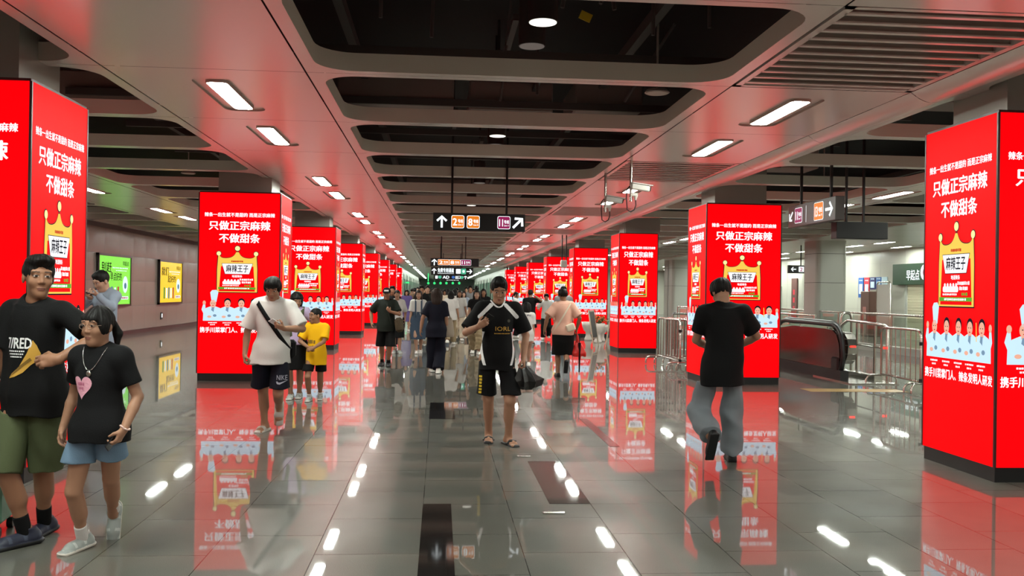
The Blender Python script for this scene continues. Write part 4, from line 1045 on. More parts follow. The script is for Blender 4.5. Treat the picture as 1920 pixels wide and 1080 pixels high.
    def body_prims(s):
        k = s.s; P = [loft(s.torso_secs(z1=1.42), k=.03)]
        for c, q in (('R', -1), ('L', 1)):
            P += [cone(s.neck + V3(q * .045, 0, -.01) * k, s.shd[c], .042 * k, .054 * k, k=.04)]
            g = .5 + .5 * s.g
            P += [cone(s.shd[c], s.elb[c], .05 * k * g, .038 * k * g, k=.03), cone(s.elb[c], s.elb[c] * .65 + s.wr[c] * .35, .036 * k * g, .0385 * k * g, k=.008), cone(s.elb[c] * .65 + s.wr[c] * .35, s.wr[c], .0385 * k * g, .026 * k, k=.008)]
            P += s.hand_prims(c)
            P += [cone(s.hip[c], s.kn[c], .086 * k * g, .056 * k * g, k=.04), cone(s.kn[c], s.an[c], .05 * k * g, .036 * k, k=.02)]
            side, f, u = s.foot_axes(c); sd = nrm(s.an[c] - s.kn[c]); back = nrm(-f - sd * (-f @ sd)) if abs(f @ sd) < .97 else u
            P += [cone(s.kn[c] * .82 + s.an[c] * .18 + back * .012 * k, s.kn[c] * .5 + s.an[c] * .5 + back * .018 * k, .044 * k * g, .045 * k * g, k=.04)]
            a = s.an[c]; o = a - u * .085 * k
            L = lambda x, y, z: o + (side * x + f * y + u * z) * k
            P += [cone(a, L(0, -.03, .045), .034 * k, .03 * k, k=.02)]
            if s.bare: P += [cone(a, L(0, -.035, .042), .036 * k, .034 * k, k=.02), cone(L(0, -.03, .04), L(0, .12, .032), .034 * k, .028 * k, k=.03, flat=(u, .9)), cone(L(-.018, .12, .026), L(.018, .12, .026), .024 * k, .024 * k, k=.02)]
            for i in range(5 if s.bare else 0):
                x = (-.03 + .0155 * i) * q * -1; P.append(cone(L(x, .13, .02), L(x * 1.15, .185 - .011 * i, .016), .0125 * k, (.013 - .001 * i) * k, k=.008))
        # neck and head
        H = lambda x, y, z: s.hc + s.Rh @ (V3(x, y, z) * s.hs); m_ = s.hs; R = s.Rh
        P += [cone(s.neck - V3(0, 0, .02) * k, H(0, .02, -.06), (.056 if not s.fem else .049) * k, (.053 if not s.fem else .046) * m_, k=.03)]
        P += [ell(H(0, .014, .028), V3(.077, .094, .088) * m_, k=.02, R=R), ell(H(0, -.028, -.035), V3(.06, .062, .085) * m_, k=.035, R=R), ell(H(0, -.066, -.098), V3(.026, .022, .022) * m_, k=.035, R=R)]
        if s.face:
            for q in (-1, 1):
                P += [ell(H(q * .036, -.06, -.028), V3(.024, .022, .024) * m_, k=.025, R=R), ell(H(q * .079, .012, -.008), V3(.009, .02, .031) * m_, k=.008, R=R)]
                P += [ell(H(q * .032, -.1, .013), V3(.018, .016, .011) * m_, k=.014, R=R, op='s')]
            P += [cone(H(-.045, -.074, .034), H(.045, -.074, .034), .011 * m_, .011 * m_, k=.02)]
            P += [cone(H(0, -.083, .014), H(0, -.099, -.024), .0065 * m_, .0105 * m_, k=.014)]
            for q in (-1, 1):
                P += [ell(H(q * .0115, -.089, -.029), V3(.008, .010, .008) * m_, k=.008, R=R), ell(H(q * .031, -.0775, .010), V3(.0145, .0135, .0125) * m_, k=.004, R=R)]
            P += [ell(H(0, -.086, -.060), V3(.022, .0105, .005) * m_, k=.008, R=R), ell(H(0, -.084, -.0715), V3(.018, .011, .006) * m_, k=.008, R=R)]
        else: P += [ell(H(0, -.09, -.02), V3(.012, .02, .025) * m_, k=.015, R=R)]
        return P
    def hand_prims(s, c):
        k = s.s * (.96 if s.fem else 1.0); w = s.wr[c]; d, n, cu = s.hd[c]; q = -1 if c == 'R' else 1
        sd = np.cross(n, d) * q      # towards the thumb
        P = []
        L = lambda x, y, z: w + (sd * x + d * y + n * z) * k
        P += [cone(L(0, -.01, 0), L(.004, .03, 0), .026 * k, .033 * k, k=.02, flat=(n, .62)), cone(L(.014, .035, .002), L(.02, .08, 0), .024 * k, .02 * k, k=.015, flat=(n, .6)), cone(L(-.014, .035, .002), L(-.018, .074, 0), .024 * k, .019 * k, k=.015, flat=(n, .6))]
        Ls = [(.028, .082, .071), (.0095, .088, .079), (-.0095, .084, .073), (-.027, .074, .058)]
        for i, (x, y, ln) in enumerate(Ls):
            p = L(x, y, .0); ang = math.radians(cu * (.75 + .1 * i)); dd = d * math.cos(ang) + n * math.sin(ang) + sd * (.06 - .05 * i); dd = nrm(dd)
            for j, fr in enumerate((.45, .3, .25)):
                e = p + dd * ln * fr * k; r0 = (.0095 - .0012 * j) * k; P.append(cone(p, e, r0, r0 - .0008 * k, k=.006)); p = e
                ang += math.radians(cu * (1.0 if j == 0 else .75)); dd = nrm(d * math.cos(ang) + n * math.sin(ang))
        t0 = L(.022, .022, .008); t1 = L(.05, .05, .018 + .0002 * cu); t2 = t1 + nrm(d * .9 + sd * (.25 - .006 * cu) + n * (.2 + .012 * cu)) * .034 * k
        P += [cone(t0, t1, .015 * k, .0115 * k, k=.012), cone(t1, t2, .011 * k, .0085 * k, k=.006)]
        return P
    def body(s):
        P = s.body_prims(); hc = s.hc; Rh = s.Rh; m_ = s.hs
        def mf(C):
            L = (C - hc) @ Rh / m_; x, y, z = np.abs(L[:, 0]), L[:, 1], L[:, 2]; o = np.zeros(len(C))
            near = (np.linalg.norm(L, axis=1) < .15) & (y < -.055)
            ey = near & (np.abs(x - .031) < .014) & (z > .0052) & (z < .0138 - 10 * (x - .031) ** 2); o[ey] = 1
            o[ey & (np.abs(x - .0305) < .0072)] = 2
            o[near & (np.abs(x - .031) < .0175) & (z >= .0138 - 10 * (x - .031) ** 2) & (z < .0168 - 10 * (x - .031) ** 2)] = 2
            o[near & (x > .013) & (x < .052) & (z > .0328 + .1 * (x - .03) * (x < .035) - .15 * (x - .035) * (x >= .035)) & (z < .0385 + .1 * (x - .03) * (x < .035) - .15 * (x - .035) * (x >= .035))] = 2
            o[near & (x < .0225 - np.abs(z + .066) * .8) & (z > -.0755) & (z < -.0575) & (y < -.078)] = 3
            return o
        fine = []
        if s.h > .0035:
            hf = max(.0032, s.h * .5)
            if s.face: fine.append((s.hc - .155 * m_, s.hc + .155 * m_ - V3(0, 0, 0), hf))
            if s.hand_fine:
                for c in ('R', 'L'):
                    cc = s.wr[c] + s.hd[c][0] * .09 * s.s; fine.append((cc - .105 * s.s, cc + .105 * s.s, hf))
        return solid('body', P, s.h, s.skin, s.root, matfn=mf if s.face else None, fine=fine)
    # ---- clothes
    def shirt(s, material, sleeve=.62, hem=.86, ease=.022, sr=.075, flare=.01, seed=1, amp=.0035, name='shirt', neck=.07, v=0., long=False, matfn=None, mats=None, hw=.192, h=None):
        k = s.s; P = []
        secs = s.torso_secs(ease, .84, 1.47, ex=lambda z: flare * max(0, 1.2 - z) / .35, ey=lambda z: flare * max(0, 1.2 - z) / .35 + (.012 if z < 1.2 else 0))
        secs = [q_ if q_[0] > 1.0 * k else (q_[0], q_[1], q_[2], max(q_[3], hw * k * (.93 if q_[0] > .9 * k else 1)), max(q_[4], .142 * k)) for q_ in secs]
        if hem < .84:
            a = secs[0]; secs = [(hem * k, a[1], a[2], max(a[3], hw * k), a[4] + .006 * k)] + secs
        P.append(loft(secs, k=.03))
        for c, q in (('R', -1), ('L', 1)):
            P.append(cone(s.neck + V3(q * .045, .0, -.012) * k, s.shd[c], (.052 + ease * .3) * k, (.058 + ease * .5) * k, k=.05))
            e = s.shd[c] + (s.elb[c] - s.shd[c]) * sleeve; n = nrm(s.elb[c] - s.shd[c])
            if not long: P.append(cone(s.shd[c], s.shd[c] + (s.elb[c] - s.shd[c]) * (sleeve + .35), (.056 + ease * .6) * k, sr * k, k=.035, clip=[(e, n)]))
            else:
                w = s.elb[c] * .08 + s.wr[c] * .92; n2 = nrm(s.wr[c] - s.elb[c])
                P.append(cone(s.shd[c], s.elb[c], (.056 + ease * .5) * k, .052 * k, k=.035)); P.append(cone(s.elb[c], s.wr[c] + n2 * .05, .052 * k, .042 * k, k=.02, clip=[(w, n2)]))
        P.append(plane_cut(V3(0, 0, hem * k), V3(0, 0, -1))); s.hem = hem
        P.append(cone(s.neck + V3(0, 0, -.07) * k, s.neck + V3(0, -.004, -.034) * k, .085 * k, (neck + .004) * k, k=.05))
        P.append(cone(s.neck + V3(0, -.024, .04) * k, s.neck + V3(0, -.03, .2) * k, (neck - .008) * k, (neck + .02) * k, k=.008, op='s'))
        if v: P.append(cone(s.neck + V3(0, -.11, .0 - v) * k, s.neck + V3(0, -.06, .09) * k, .008 * k, .06 * k, k=.01, op='s'))
        s.shirt_o = solid(name, P, h or s.h, mats or material, s.root, disp=folds(amp * k, seed, 16 / k, .55), matfn=matfn)
        return s.shirt_o
    def shorts(s, material, length=.82, rt=.088, rb=.1, top=1.08, seed=2, amp=.004, name='shorts', ease=.01, spread=.02):
        """length = share of the thigh covered"""
        k = s.s; P = [loft(s.torso_secs(ease, .84, top), k=.03)]
        for c in ('R', 'L'):
            q = -1 if c == 'R' else 1; o_ = V3(q * spread, 0, 0) * k; h0 = s.hip[c] + V3(q * .0, 0, -.02) * k
            e = s.hip[c] + (s.kn[c] - s.hip[c]) * length; n = nrm(nrm(s.kn[c] - s.hip[c]) + V3(0, 0, -1))
            P.append(cone(h0, s.hip[c] + (s.kn[c] - s.hip[c]) * (length + .3) + o_, rt * k, rb * k, k=.008, clip=[(e, n)]))
        if s.hem: P.append(plane_cut(V3(0, 0, (s.hem + .02) * k), V3(0, 0, 1)))
        return solid(name, P, s.h, material, s.root, disp=folds(amp * k, seed, 18 / k, .5))
    def pants(s, material, rt=.088, rk=.085, ra=.075, end=.97, seed=3, amp=.006, top=1.06, name='trousers', f=20):
        k = s.s; P = [loft(s.torso_secs(.016, .84, top), k=.03)]
        for c in ('R', 'L'):
            e = s.kn[c] + (s.an[c] - s.kn[c]) * end; n = nrm(s.an[c] - s.kn[c])
            P += [cone(s.hip[c], s.kn[c], rt * k, rk * k, k=.012), cone(s.kn[c], s.kn[c] + (s.an[c] - s.kn[c]) * (end + .12), rk * k, ra * k, k=.03, clip=[(e, n)])]
        if s.hem: P.append(plane_cut(V3(0, 0, (s.hem + .02) * k), V3(0, 0, 1)))
        return solid(name, P, s.h, material, s.root, disp=folds(amp * k, seed, f / k, .9))
    def skirt(s, material, z0=.5, w0=.2, d0=.16, top=1.08, seed=4, amp=.005, name='skirt', ease=.015):
        k = s.s; secs = s.torso_secs(ease, .93, top); a = secs[0]
        mid = (s.kn['R'] + s.kn['L']) / 2
        secs = [(z0 * k, mid[0] * .6, mid[1] * .55, w0 * k, d0 * k), (.7 * k, a[1], a[2], (a[3] * .5 + w0 * k * .5) * 1.02, (a[4] * .5 + d0 * k * .5) * 1.02)] + secs
        P = [loft(secs, k=.03)] + [cone(s.hip[c], s.kn[c] + (s.an[c] - s.kn[c]) * .3, .1 * k, .085 * k, k=.07) for c in ('R', 'L')] + [plane_cut(V3(0, 0, z0 * k), V3(0, 0, -1))]
        return solid(name, P, s.h, material, s.root, disp=folds(amp * k, seed, 24 / k, .25))
    def shoes(s, kind, mats, h=None):
        k = s.s; h = h or s.h * .75
        for c, q in (('R', -1), ('L', 1)):
            side, f, u = s.foot_axes(c); o = s.an[c] - u * .085 * k; R = np.stack([side, f, u], 1)
            L = lambda x, y, z: o + (side * x + f * y + u * z) * k
            up = lambda C: ((C - o) @ u) / k
            if kind == 'sneaker':
                P = [cone(L(0, -.045, .042), L(0, .12, .034), .047 * k, .043 * k, k=.03), cone(L(0, .1, .033), L(.0, .165, .028), .042 * k, .033 * k, k=.02, flat=(u, .8)), cone(L(0, -.03, .05), L(0, -.012, .1), .047 * k, .046 * k, k=.02, clip=[(L(0, 0, .105), u)]),
                     rbox(L(0, .065, .016), V3(.047, .145, .0165) * k, .016 * k, R, k=.006)]
                P += [cone(L(0, -.06, .018), L(0, .17, .018), .05 * k, .044 * k, k=.01, flat=(u, .36)), plane_cut(L(0, 0, 0), -u)]
                mf = lambda C, L=L: np.where(up(C) < .026, 1, np.where((np.sin(((C - o) @ f) / k * 70) > .75) & (up(C) < .075) & (up(C) > .04), 2, 0))
                sh = solid('shoe', P, h, mats if len(mats) > 2 else list(mats) + [mats[0]], s.root, matfn=mf)
            elif kind == 'slide':
                P = [rbox(L(0, .055, .008), V3(.048, .142, .018) * k, .018 * k, R, k=.004), cone(L(0, -.06, .01), L(0, .155, .01), .052 * k, .05 * k, k=.01, flat=(u, .42))]
                P += [ell(L(0, .085, .028), V3(.056, .048, .042) * k, k=.004, R=R)]
                solid('shoe', P, h, mats, s.root)
            elif kind == 'sandal':
                P = [rbox(L(0, .055, .006), V3(.047, .142, .016) * k, .016 * k, R, k=.004), cone(L(0, -.06, .006), L(0, .15, .006), .05 * k, .05 * k, k=.01, flat=(u, .36)),
                     cone(L(-.046, .06, .02), L(.02, .115, .052), .02 * k, .02 * k, k=.01, flat=(u, .5)), cone(L(.046, .06, .02), L(-.02, .115, .052), .02 * k, .02 * k, k=.01, flat=(u, .5)), ell(L(0, .085, .03), V3(.05, .028, .036) * k, k=.01, R=R)]
                solid('shoe', P, h, mats, s.root)
            else:
                P = [cone(L(0, -.05, .036), L(0, .13, .03), .044 * k, .041 * k, k=.03), cone(L(0, .1, .03), L(0, .165, .026), .042 * k, .03 * k, k=.02, flat=(u, .75)), rbox(L(0, .06, .01), V3(.043, .14, .012) * k, .012 * k, R, k=.01), plane_cut(L(0, 0, 0), -u)]
                mf = lambda C: np.where(up(C) < .02, 1, 0)
                solid('shoe', P, h, mats, s.root, matfn=mf)
    def socks(s, material, top=.3):
        k = s.s
        for c in ('R', 'L'):
            side, f, u = s.foot_axes(c); t = s.an[c] + (s.kn[c] - s.an[c]) * top; n = nrm(s.kn[c] - s.an[c])
            solid('sock', [cone(s.an[c] - u * .03 * k, s.an[c] + (s.kn[c] - s.an[c]) * (top + .2), .041 * k, .046 * k, k=.01, clip=[(t, n)])], s.h * .8, material, s.root)
    # ---- hair
    def hair(s, style='short', material=None, seed=5, h=None):
        m_ = s.hs; R = s.Rh; H = lambda x, y, z: s.hc + R @ (V3(x, y, z) * m_); mt_ = material or M_hair
        E = lambda c, r, k=.02, op='u', Rr=None: ell(H(*c), V3(*r) * m_, k=k, R=R if Rr is None else R @ Rr, op=op)
        C = lambda a, b, ra, rb, k=.02, flat=None, op='u': cone(H(*a), H(*b), ra * m_, rb * m_, k=k * 1., flat=None if flat is None else (R @ V3(*flat[0]), flat[1]), op=op)
        P = [E((0, .018, .04), (.087, .103, .094))]
        face = E((0, -.135, -.045), (.088, .095, .112), .012, 's'); down = R @ V3(0, .25, -1)
        if style in ('short', 'fringe', 'buzz', 'cap', 'crop'):
            if style == 'buzz': P = [E((0, .016, .034), (.0815, .0985, .0915))]
            if style == 'crop': P = [E((0, .018, .045), (.088, .103, .1)), E((0, -.03, .1), (.066, .06, .034))]
            if style == 'short': P += [E((0, -.015, .095), (.076, .085, .042)), E((.008, -.05, .106), (.064, .055, .034))]
            if style == 'fringe': P += [E((0, -.03, .085), (.084, .078, .055)), C((-.058, -.064, .066), (.058, -.066, .068), .023, .023, .02), E((.07, -.01, .02), (.026, .05, .06)), E((-.07, -.01, .02), (.026, .05, .06))]
            P += [E((0, -.158, -.012), (.078, .105, .132), .01, 's') if style != 'fringe' else E((0, -.145, -.05), (.077, .09, .102), .01, 's')]
            P.append((None, None, (lambda x, y, z, c=H(0, .0, -.068), n=nrm(R @ V3(0, -.6, -1)): (x - c[0]) * n[0] + (y - c[1]) * n[1] + (z - c[2]) * n[2]), 0, 'x'))
            for q in (-1, 1): P.append(E((q * .085, -.012, -.03), (.03, .034, .034), .01, 's'))
        elif style == 'bob':
            P += [E((.062, .012, -.03), (.036, .075, .105), .04), E((-.062, .012, -.03), (.036, .075, .105), .04), E((0, .06, -.045), (.084, .06, .11), .04)]
            P += [E((0, -.14, -.05), (.064, .1, .108), .012, 's')]; P += [C((-.05, -.066, .06), (.05, -.066, .06), .019, .019, .02)]
        elif style in ('long', 'longback'):
            l = -.3 if style == 'long' else -.36
            P += [C((0, .055, 0), (0, .085, l), .086, .075, .04, ((0, 1, 0), .55)), E((.064, .01, -.04), (.032, .06, .1), .04), E((-.064, .01, -.04), (.032, .06, .1), .04)]
            P += [C((.072, -.005, -.05), (.09, -.035, l * .85), .03, .022, .03), C((-.072, -.005, -.05), (-.09, -.035, l * .85), .03, .022, .03)]
            P += [E((0, -.14, -.05), (.06, .1, .115), .012, 's')]
        elif style == 'shoulder':
            P = [E((0, .02, .035), (.1, .115, .105)), C((0, .05, -.02), (0, .075, -.15), .105, .105, .05, ((0, 1, 0), .66)), E((.075, .0, -.05), (.042, .07, .12), .04), E((-.075, .0, -.05), (.042, .07, .12), .04)]
            P += [E((0, -.14, -.05), (.06, .09, .105), .012, 's')]
        elif style == 'pony':
            P = [E((0, .016, .036), (.0825, .0995, .0925))]
            P += [C((-.05, -.064, .056), (.045, -.068, .05), .019, .018, .02), E((.064, -.02, .0), (.022, .04, .05), .03), E((-.066, -.03, -.02), (.016, .02, .06), .02)]
            P += [E((0, -.14, -.06), (.066, .09, .096), .01, 's')]
            P.append((None, None, (lambda x, y, z, c=H(0, .0, -.07), n=nrm(R @ V3(0, .0, -1)): (x - c[0]) * n[0] + (y - c[1]) * n[1] + (z - c[2]) * n[2]), 0, 'x'))
            t = s.pose.get('tail', ((0, .1, .02), (.0, .15, -.05), (.0, .14, -.2)))
            P += [C(t[0], t[1], .02, .028, .008), C(t[1], t[2], .028, .008, .01)]
        elif style == 'bun':
            P += [E((0, .1, .07), (.045, .045, .045), .01), E((0, -.14, -.05), (.07, .09, .1), .01, 's')]
            P.append((None, None, (lambda x, y, z, c=H(0, .0, -.06), n=nrm(R @ V3(0, .0, -1)): (x - c[0]) * n[0] + (y - c[1]) * n[1] + (z - c[2]) * n[2]), 0, 'x'))
        rd = np.random.RandomState(seed); ph = rd.uniform(0, 6, 6); hc = s.hc
        def dsp(x, y, z):
            a = np.arctan2(y - hc[1], x - hc[0]); zz = (z - hc[2]) / m_
            return m_ * (.0011 * np.sin(31 * a + 9 * zz + ph[0]) + .0013 * np.sin(17 * a - 14 * zz + ph[1]) + .0012 * np.sin(45 * zz + 11 * a + ph[2]))
        return solid('hair', P, h or max(.0035, s.h * .62), mt_, s.root, disp=dsp)
    # ---- things on the clothes
    def bvh(s, o):
        me = o.data; vs = np.empty(len(me.vertices) * 3, F32); me.vertices.foreach_get('co', vs); ps = np.empty(len(me.loops), np.int32); me.loops.foreach_get('vertex_index', ps)
        return BVHTree.FromPolygons([tuple(v) for v in vs.reshape(-1, 3)], [tuple(p) for p in ps.reshape(-1, 4).tolist()])
    def print_on(s, o, mb, mats, name='print', front=True, off=.003, parent=None):
        """lay flat artwork (x, z in figure space) onto the front or back of a garment"""
        T = s.bvh(o); out = []
        V = [tuple(v) for v in mb.v]; F_ = []; Mi = []
        st = [(tuple(f), m_) for f, m_ in zip(mb.f, mb.m)]; mid = {}
        def half(a, b):
            q = (a, b) if a < b else (b, a)
            if q not in mid: mid[q] = len(V); V.append(tuple((V[a][i] + V[b][i]) / 2 for i in range(3)))
            return mid[q]
        while st:
            f, m_ = st.pop()
            if len(f) > 3: st += [((f[0], f[i], f[i + 1]), m_) for i in range(1, len(f) - 1)]; continue
            e = [(V[f[i]][0] - V[f[(i + 1) % 3]][0]) ** 2 + (V[f[i]][2] - V[f[(i + 1) % 3]][2]) ** 2 for i in range(3)]; j = e.index(max(e))
            if e[j] > .018 ** 2: a, b_, c = f[j], f[(j + 1) % 3], f[(j + 2) % 3]; h_ = half(a, b_); st += [((a, h_, c), m_), ((h_, b_, c), m_)]
            else: F_.append(f); Mi.append(m_)
        mb.v, mb.f, mb.m, mb.sm = V, F_, Mi, [True] * len(F_)
        for x, y, z in mb.v:
            d = 1 if front else -1; hit = T.ray_cast(Vector((x, -d * 1.0, z)), Vector((0, d, 0)))[0]
            out.append((x, (hit.y if hit else 0) - d * (off + y), z))
        mb.v = out; ob = mb.build(name, mats); ob.parent = parent or o; return ob
    def band(s, o, centre, normal, width, material, off=.006, a0=0, a1=360, parent=None, name='strap', n=72, mk=None):
        """strap laid round a garment where a tilted plane cuts it"""
        T = s.bvh(o); c = Vector(centre); nz = Vector(normal).normalized(); u = nz.orthogonal().normalized(); v = nz.cross(u); b = MB(); rows = []
        u = (Vector((0, -1, 0)) - nz * nz.dot(Vector((0, -1, 0)))).normalized(); v = nz.cross(u)
        pts = []
        for i in range(n + 1):
            a = math.radians(a0 + (a1 - a0) * i / n); d = u * math.cos(a) + v * math.sin(a); hit = T.ray_cast(c + d * .8, -d)[0]
            r_ = (hit - c).length if hit and (hit - c).dot(d) > 0 else .12
            pts.append([d, r_])
        R = [p[1] for p in pts]; R = [(R[max(0, i - 2)] + R[max(0, i - 1)] + R[i] + R[min(n, i + 1)] + R[min(n, i + 2)]) / 5 for i in range(n + 1)]
        for (d, _), r_ in zip(pts, R):
            p = c + d * (r_ + off); rows.append([p - nz * width / 2, p + nz * width / 2, p + nz * width / 2 - d * .004, p - nz * width / 2 - d * .004])
        vs = [q for r_ in rows for q in r_]
        b.add(vs, [(i * 4 + k, i * 4 + (k + 1) % 4, i * 4 + 4 + (k + 1) % 4, i * 4 + 4 + k) for i in range(n) for k in range(4)], 0, True)
        return b, [c + d * (r_ + off) for (d, _), r_ in zip(pts, R)]
M_hair = mat('hair_black', (16, 14, 13), rough=.6, spec=.25, bump=(90, .25))
M_hairb = mat('hair_brown', (40, 28, 22), rough=.6, spec=.25, bump=(90, .25))
# ================================================================ people
def cloth(name, col, rough=.85, **k): return mat('cloth_' + name, col, rough=rough, spec=.25, bump=(140, .15), **k)
C_black = cloth('black', (9, 9, 10)); C_black2 = cloth('soft_black', (13, 13, 15)); C_navy = cloth('navy', (14, 15, 28)); C_white = cloth('white', (196, 192, 188)); C_cream = cloth('cream', (222, 206, 184))
C_olive = cloth('olive', (74, 82, 56)); C_denim = cloth('light_denim', (104, 128, 150)); C_grey = cloth('grey_denim', (120, 126, 132)); C_yellow = cloth('yellow', (226, 170, 14)); C_pink = cloth('peach_pink', (222, 172, 152))
C_dgreen = cloth('dark_green', (24, 29, 24)); C_bdenim = cloth('dark_denim', (60, 74, 92)); C_khaki = cloth('khaki', (146, 128, 100)); C_lilac = cloth('lilac', (176, 156, 186)); C_purple = cloth('purple', (92, 80, 130)); C_greyt = cloth('mid_grey', (120, 120, 122)); C_bluegrey = cloth('blue_grey_shirt', (134, 142, 156)); C_brown = cloth('brown', (92, 70, 54)); C_teal = cloth('teal', (70, 110, 104))
S_white = mat('shoe_white', (224, 222, 216), rough=.5); S_black = mat('shoe_black', (20, 20, 22), rough=.5); S_grey = mat('shoe_grey', (150, 156, 152), rough=.6); S_navy = mat('shoe_navy', (30, 34, 52), rough=.55); S_sole = mat('sole_light', (206, 200, 190), rough=.6); S_slide = mat('slide_taupe', (176, 168, 160), rough=.6)
I_white = mat('print_white', (226, 226, 226), rough=.7); I_gold = mat('print_gold', (196, 150, 60), rough=.7); I_pink = mat('print_pink', (222, 160, 178), rough=.8, var=.2, bump=(60, .4)); I_yel = mat('print_yellow', (210, 180, 40), rough=.7); I_ink = mat('print_ink', (40, 40, 60), rough=.7); I_brown = mat('print_brown', (120, 90, 30), rough=.7)
PH = mat('phone_black', (20, 20, 22), rough=.2); PHW = mat('phone_white', (225, 225, 225), rough=.3); M_gold_ = mat('bracelet_beads', (224, 190, 180), rough=.25, metal=.3)
def person(label, px, py, Y, H, rz=0, **k):
    p = at(px, py, Y); return Figure(label, (p.x, Y), math.radians(rz), H, **k)
def phone_in(fig, c, label, mats, up=.035, size=(.074, .15, .009), tilt=None):
    """a phone lying along the palm of one hand"""
    d, n, cu = fig.hd[c]; q = -1 if c == 'R' else 1; sd = np.cross(n, d) * q; w = fig.wr[c] + (d * .095 + n * up + sd * .0) * fig.s
    A = nrm(sd * .35 + d) if tilt is None else nrm(fig.dir2(tilt)); B = nrm(np.cross(n, A)); N = np.cross(A, B)
    R = Matrix([[-B[i], A[i], N[i]] for i in range(3)]); wp = fig.world(w)
    Rw = Matrix.Rotation(fig.rz, 3, 'Z') @ R
    r = empty('phone', wp, 0, label, 'phone'); r.rotation_euler = Rw.to_euler()
    b = MB(); b.box((0, 0, 0), (size[0], size[1], size[2]), 0, None, .003); b.build('case', mats[0], r)
    b = MB(); s_ = 1 if N @ n > 0 else -1
    b.box((0, 0, s_ * (size[2] / 2 + .0006)), (size[0] - .008, size[1] - .012, .0008)); b.build('screen', mats[1], r)
    return r
M_scr = mat('phone_screen', (150, 170, 190), rough=.15, emit=.35)

# ---- 1 man in the black printed T-shirt, left foreground
Y = 5.78
f = person('man in black printed T-shirt and olive shorts walking at the far left, head turned', 66, 700, Y, 1.785, -18, build=1.08, h=.006, skin='b', hand_fine=True, head=(52, 2, 2), lean=(0, -.01),
           pose=dict(wL=at(108, 674, Y - .27), eL=(1, -.1, -.35), hL=((-.95, -.2, -.12), (.1, .95, -.25), 42), wR=at(-34, 772, Y - .05), aR=('f', 48, 1022), fR=(-.62, -.8, -.02), aL=('f', 80, 982), fL=(-.25, -.95, -.12)))
f.body(); f.hair('short', h=.004)
sh = f.shirt(C_black, sleeve=.72, hem=.8, ease=.024, sr=.085, seed=11, amp=.009, hw=.2, neck=.066)
f.shorts(C_olive, 1.06, .092, .112, seed=12, amp=.008, spread=.03); f.socks(C_black, .26); f.shoes('sneaker', [S_navy, S_black, mat('shoe_slate', (52, 58, 74), rough=.6)], h=.004)
b = MB(); pl = lambda x, y: (x, 0, y)
b.text('7/RED', pl, .0, 1.262, .09, 0, .03, width=.18)
for i in range(3): b.dashes(pl, -.015, 1.212 - .017 * i, .13 - .02 * i, .009, 9 - i, 0, i)
b.flat([(.06, 1.20), (.095, 1.28), (.115, 1.25), (.13, 1.2), (.12, 1.16), (.08, 1.13), (.035, 1.085), (-.015, 1.06), (-.055, 1.05), (-.04, 1.075), (.01, 1.12)], pl, 1)
b.flat([(-.05, 1.06), (-.01, 1.085), (.04, 1.125), (.09, 1.16), (.08, 1.175), (.02, 1.13)], lambda x, y: (x, .0015, y), 2)
f.print_on(sh, b, [I_white, I_gold, I_brown])
r = empty('suitcase', tuple(on_floor(-22, 1000)), .15, 'green hard suitcase at the left edge beside the man in olive shorts', 'suitcase')
M_case = mat('suitcase_green', (96, 132, 112), rough=.45)
b = MB(); b.box((0, 0, .37), (.24, .38, .6), 0, None, .035); b.build('shell', M_case, r)
b = MB()
for i in range(5): b.box((-.08 + i * .04, -.192, .37), (.012, .012, .5))
b.build('ribs', M_case, r)
for x in (-.09, .09):
    for y in (-.14, .14):
        b = MB(); b.cyl((x - .018, y, .034), (x + .018, y, .034), .034, 14); b.build('wheel', M_black, r)
b = MB(); b.tube([(-.06, .12, .66), (-.06, .12, 1.0), (.06, .12, 1.0), (.06, .12, .66)], .011, 8); b.build('handle', M_steel, r)

# ---- 2 girl with glasses
f = person('girl with glasses in black T-shirt with pink heart and denim shorts, left foreground', 185, 800, 5.5, 1.475, -14, fem=True, hs=1.1, build=.98, h=.0056, skin='a', hand_fine=True, head=(-8, 4, 0),
           pose=dict(wL=at(232, 806, 5.38), eL=(.6, .6, -.2), hL=((-.42, -.25, -1), (-.9, .2, .2), 45), wR=at(119, 800, 5.6), hR=((-.15, -.1, -1), (.9, -.2, 0), 30), aR=('f', 155, 1028), fR=(-.35, -.95, -.04),
                     aL=at(214, 958, 5.95), fL=(.05, -.3, -.95), kL=(.1, -1, 0), tail=((.04, .09, .015), (.05, .115, -.06), (.045, .1, -.17))))
f.body(); f.hair('pony', h=.0038)
sh = f.shirt(C_black2, sleeve=.7, hem=.84, ease=.022, sr=.075, seed=21, amp=.005, flare=.03, neck=.068)
f.shorts(C_denim, .52, .092, .115, top=1.1, seed=22, amp=.004, spread=.02); f.socks(C_white, .26); f.shoes('sneaker', [S_grey, S_sole, mat('shoe_pale_grey', (186, 190, 186), rough=.6)], h=.0036)
b = MB()
hx, hz, hs_ = -.05, 1.03, .07
heart = [(hx + hs_ * 16 * math.sin(t) ** 3 / 16, hz + hs_ * (13 * math.cos(t) - 5 * math.cos(2 * t) - 2 * math.cos(3 * t) - math.cos(4 * t)) / 15) for t in [2 * math.pi * i / 40 for i in range(40)]]
b.flat(heart, pl, 0); f.print_on(sh, b, [I_pink])
b = MB(); b.dashes(lambda x, y: (x, .0025, y), hx, hz + .014, .05, .02, 4, 0); b.dashes(lambda x, y: (x, .0025, y), hx, hz - .012, .036, .014, 3, 0); f.print_on(sh, b, [mat('print_rose', (190, 104, 134), rough=.7)])
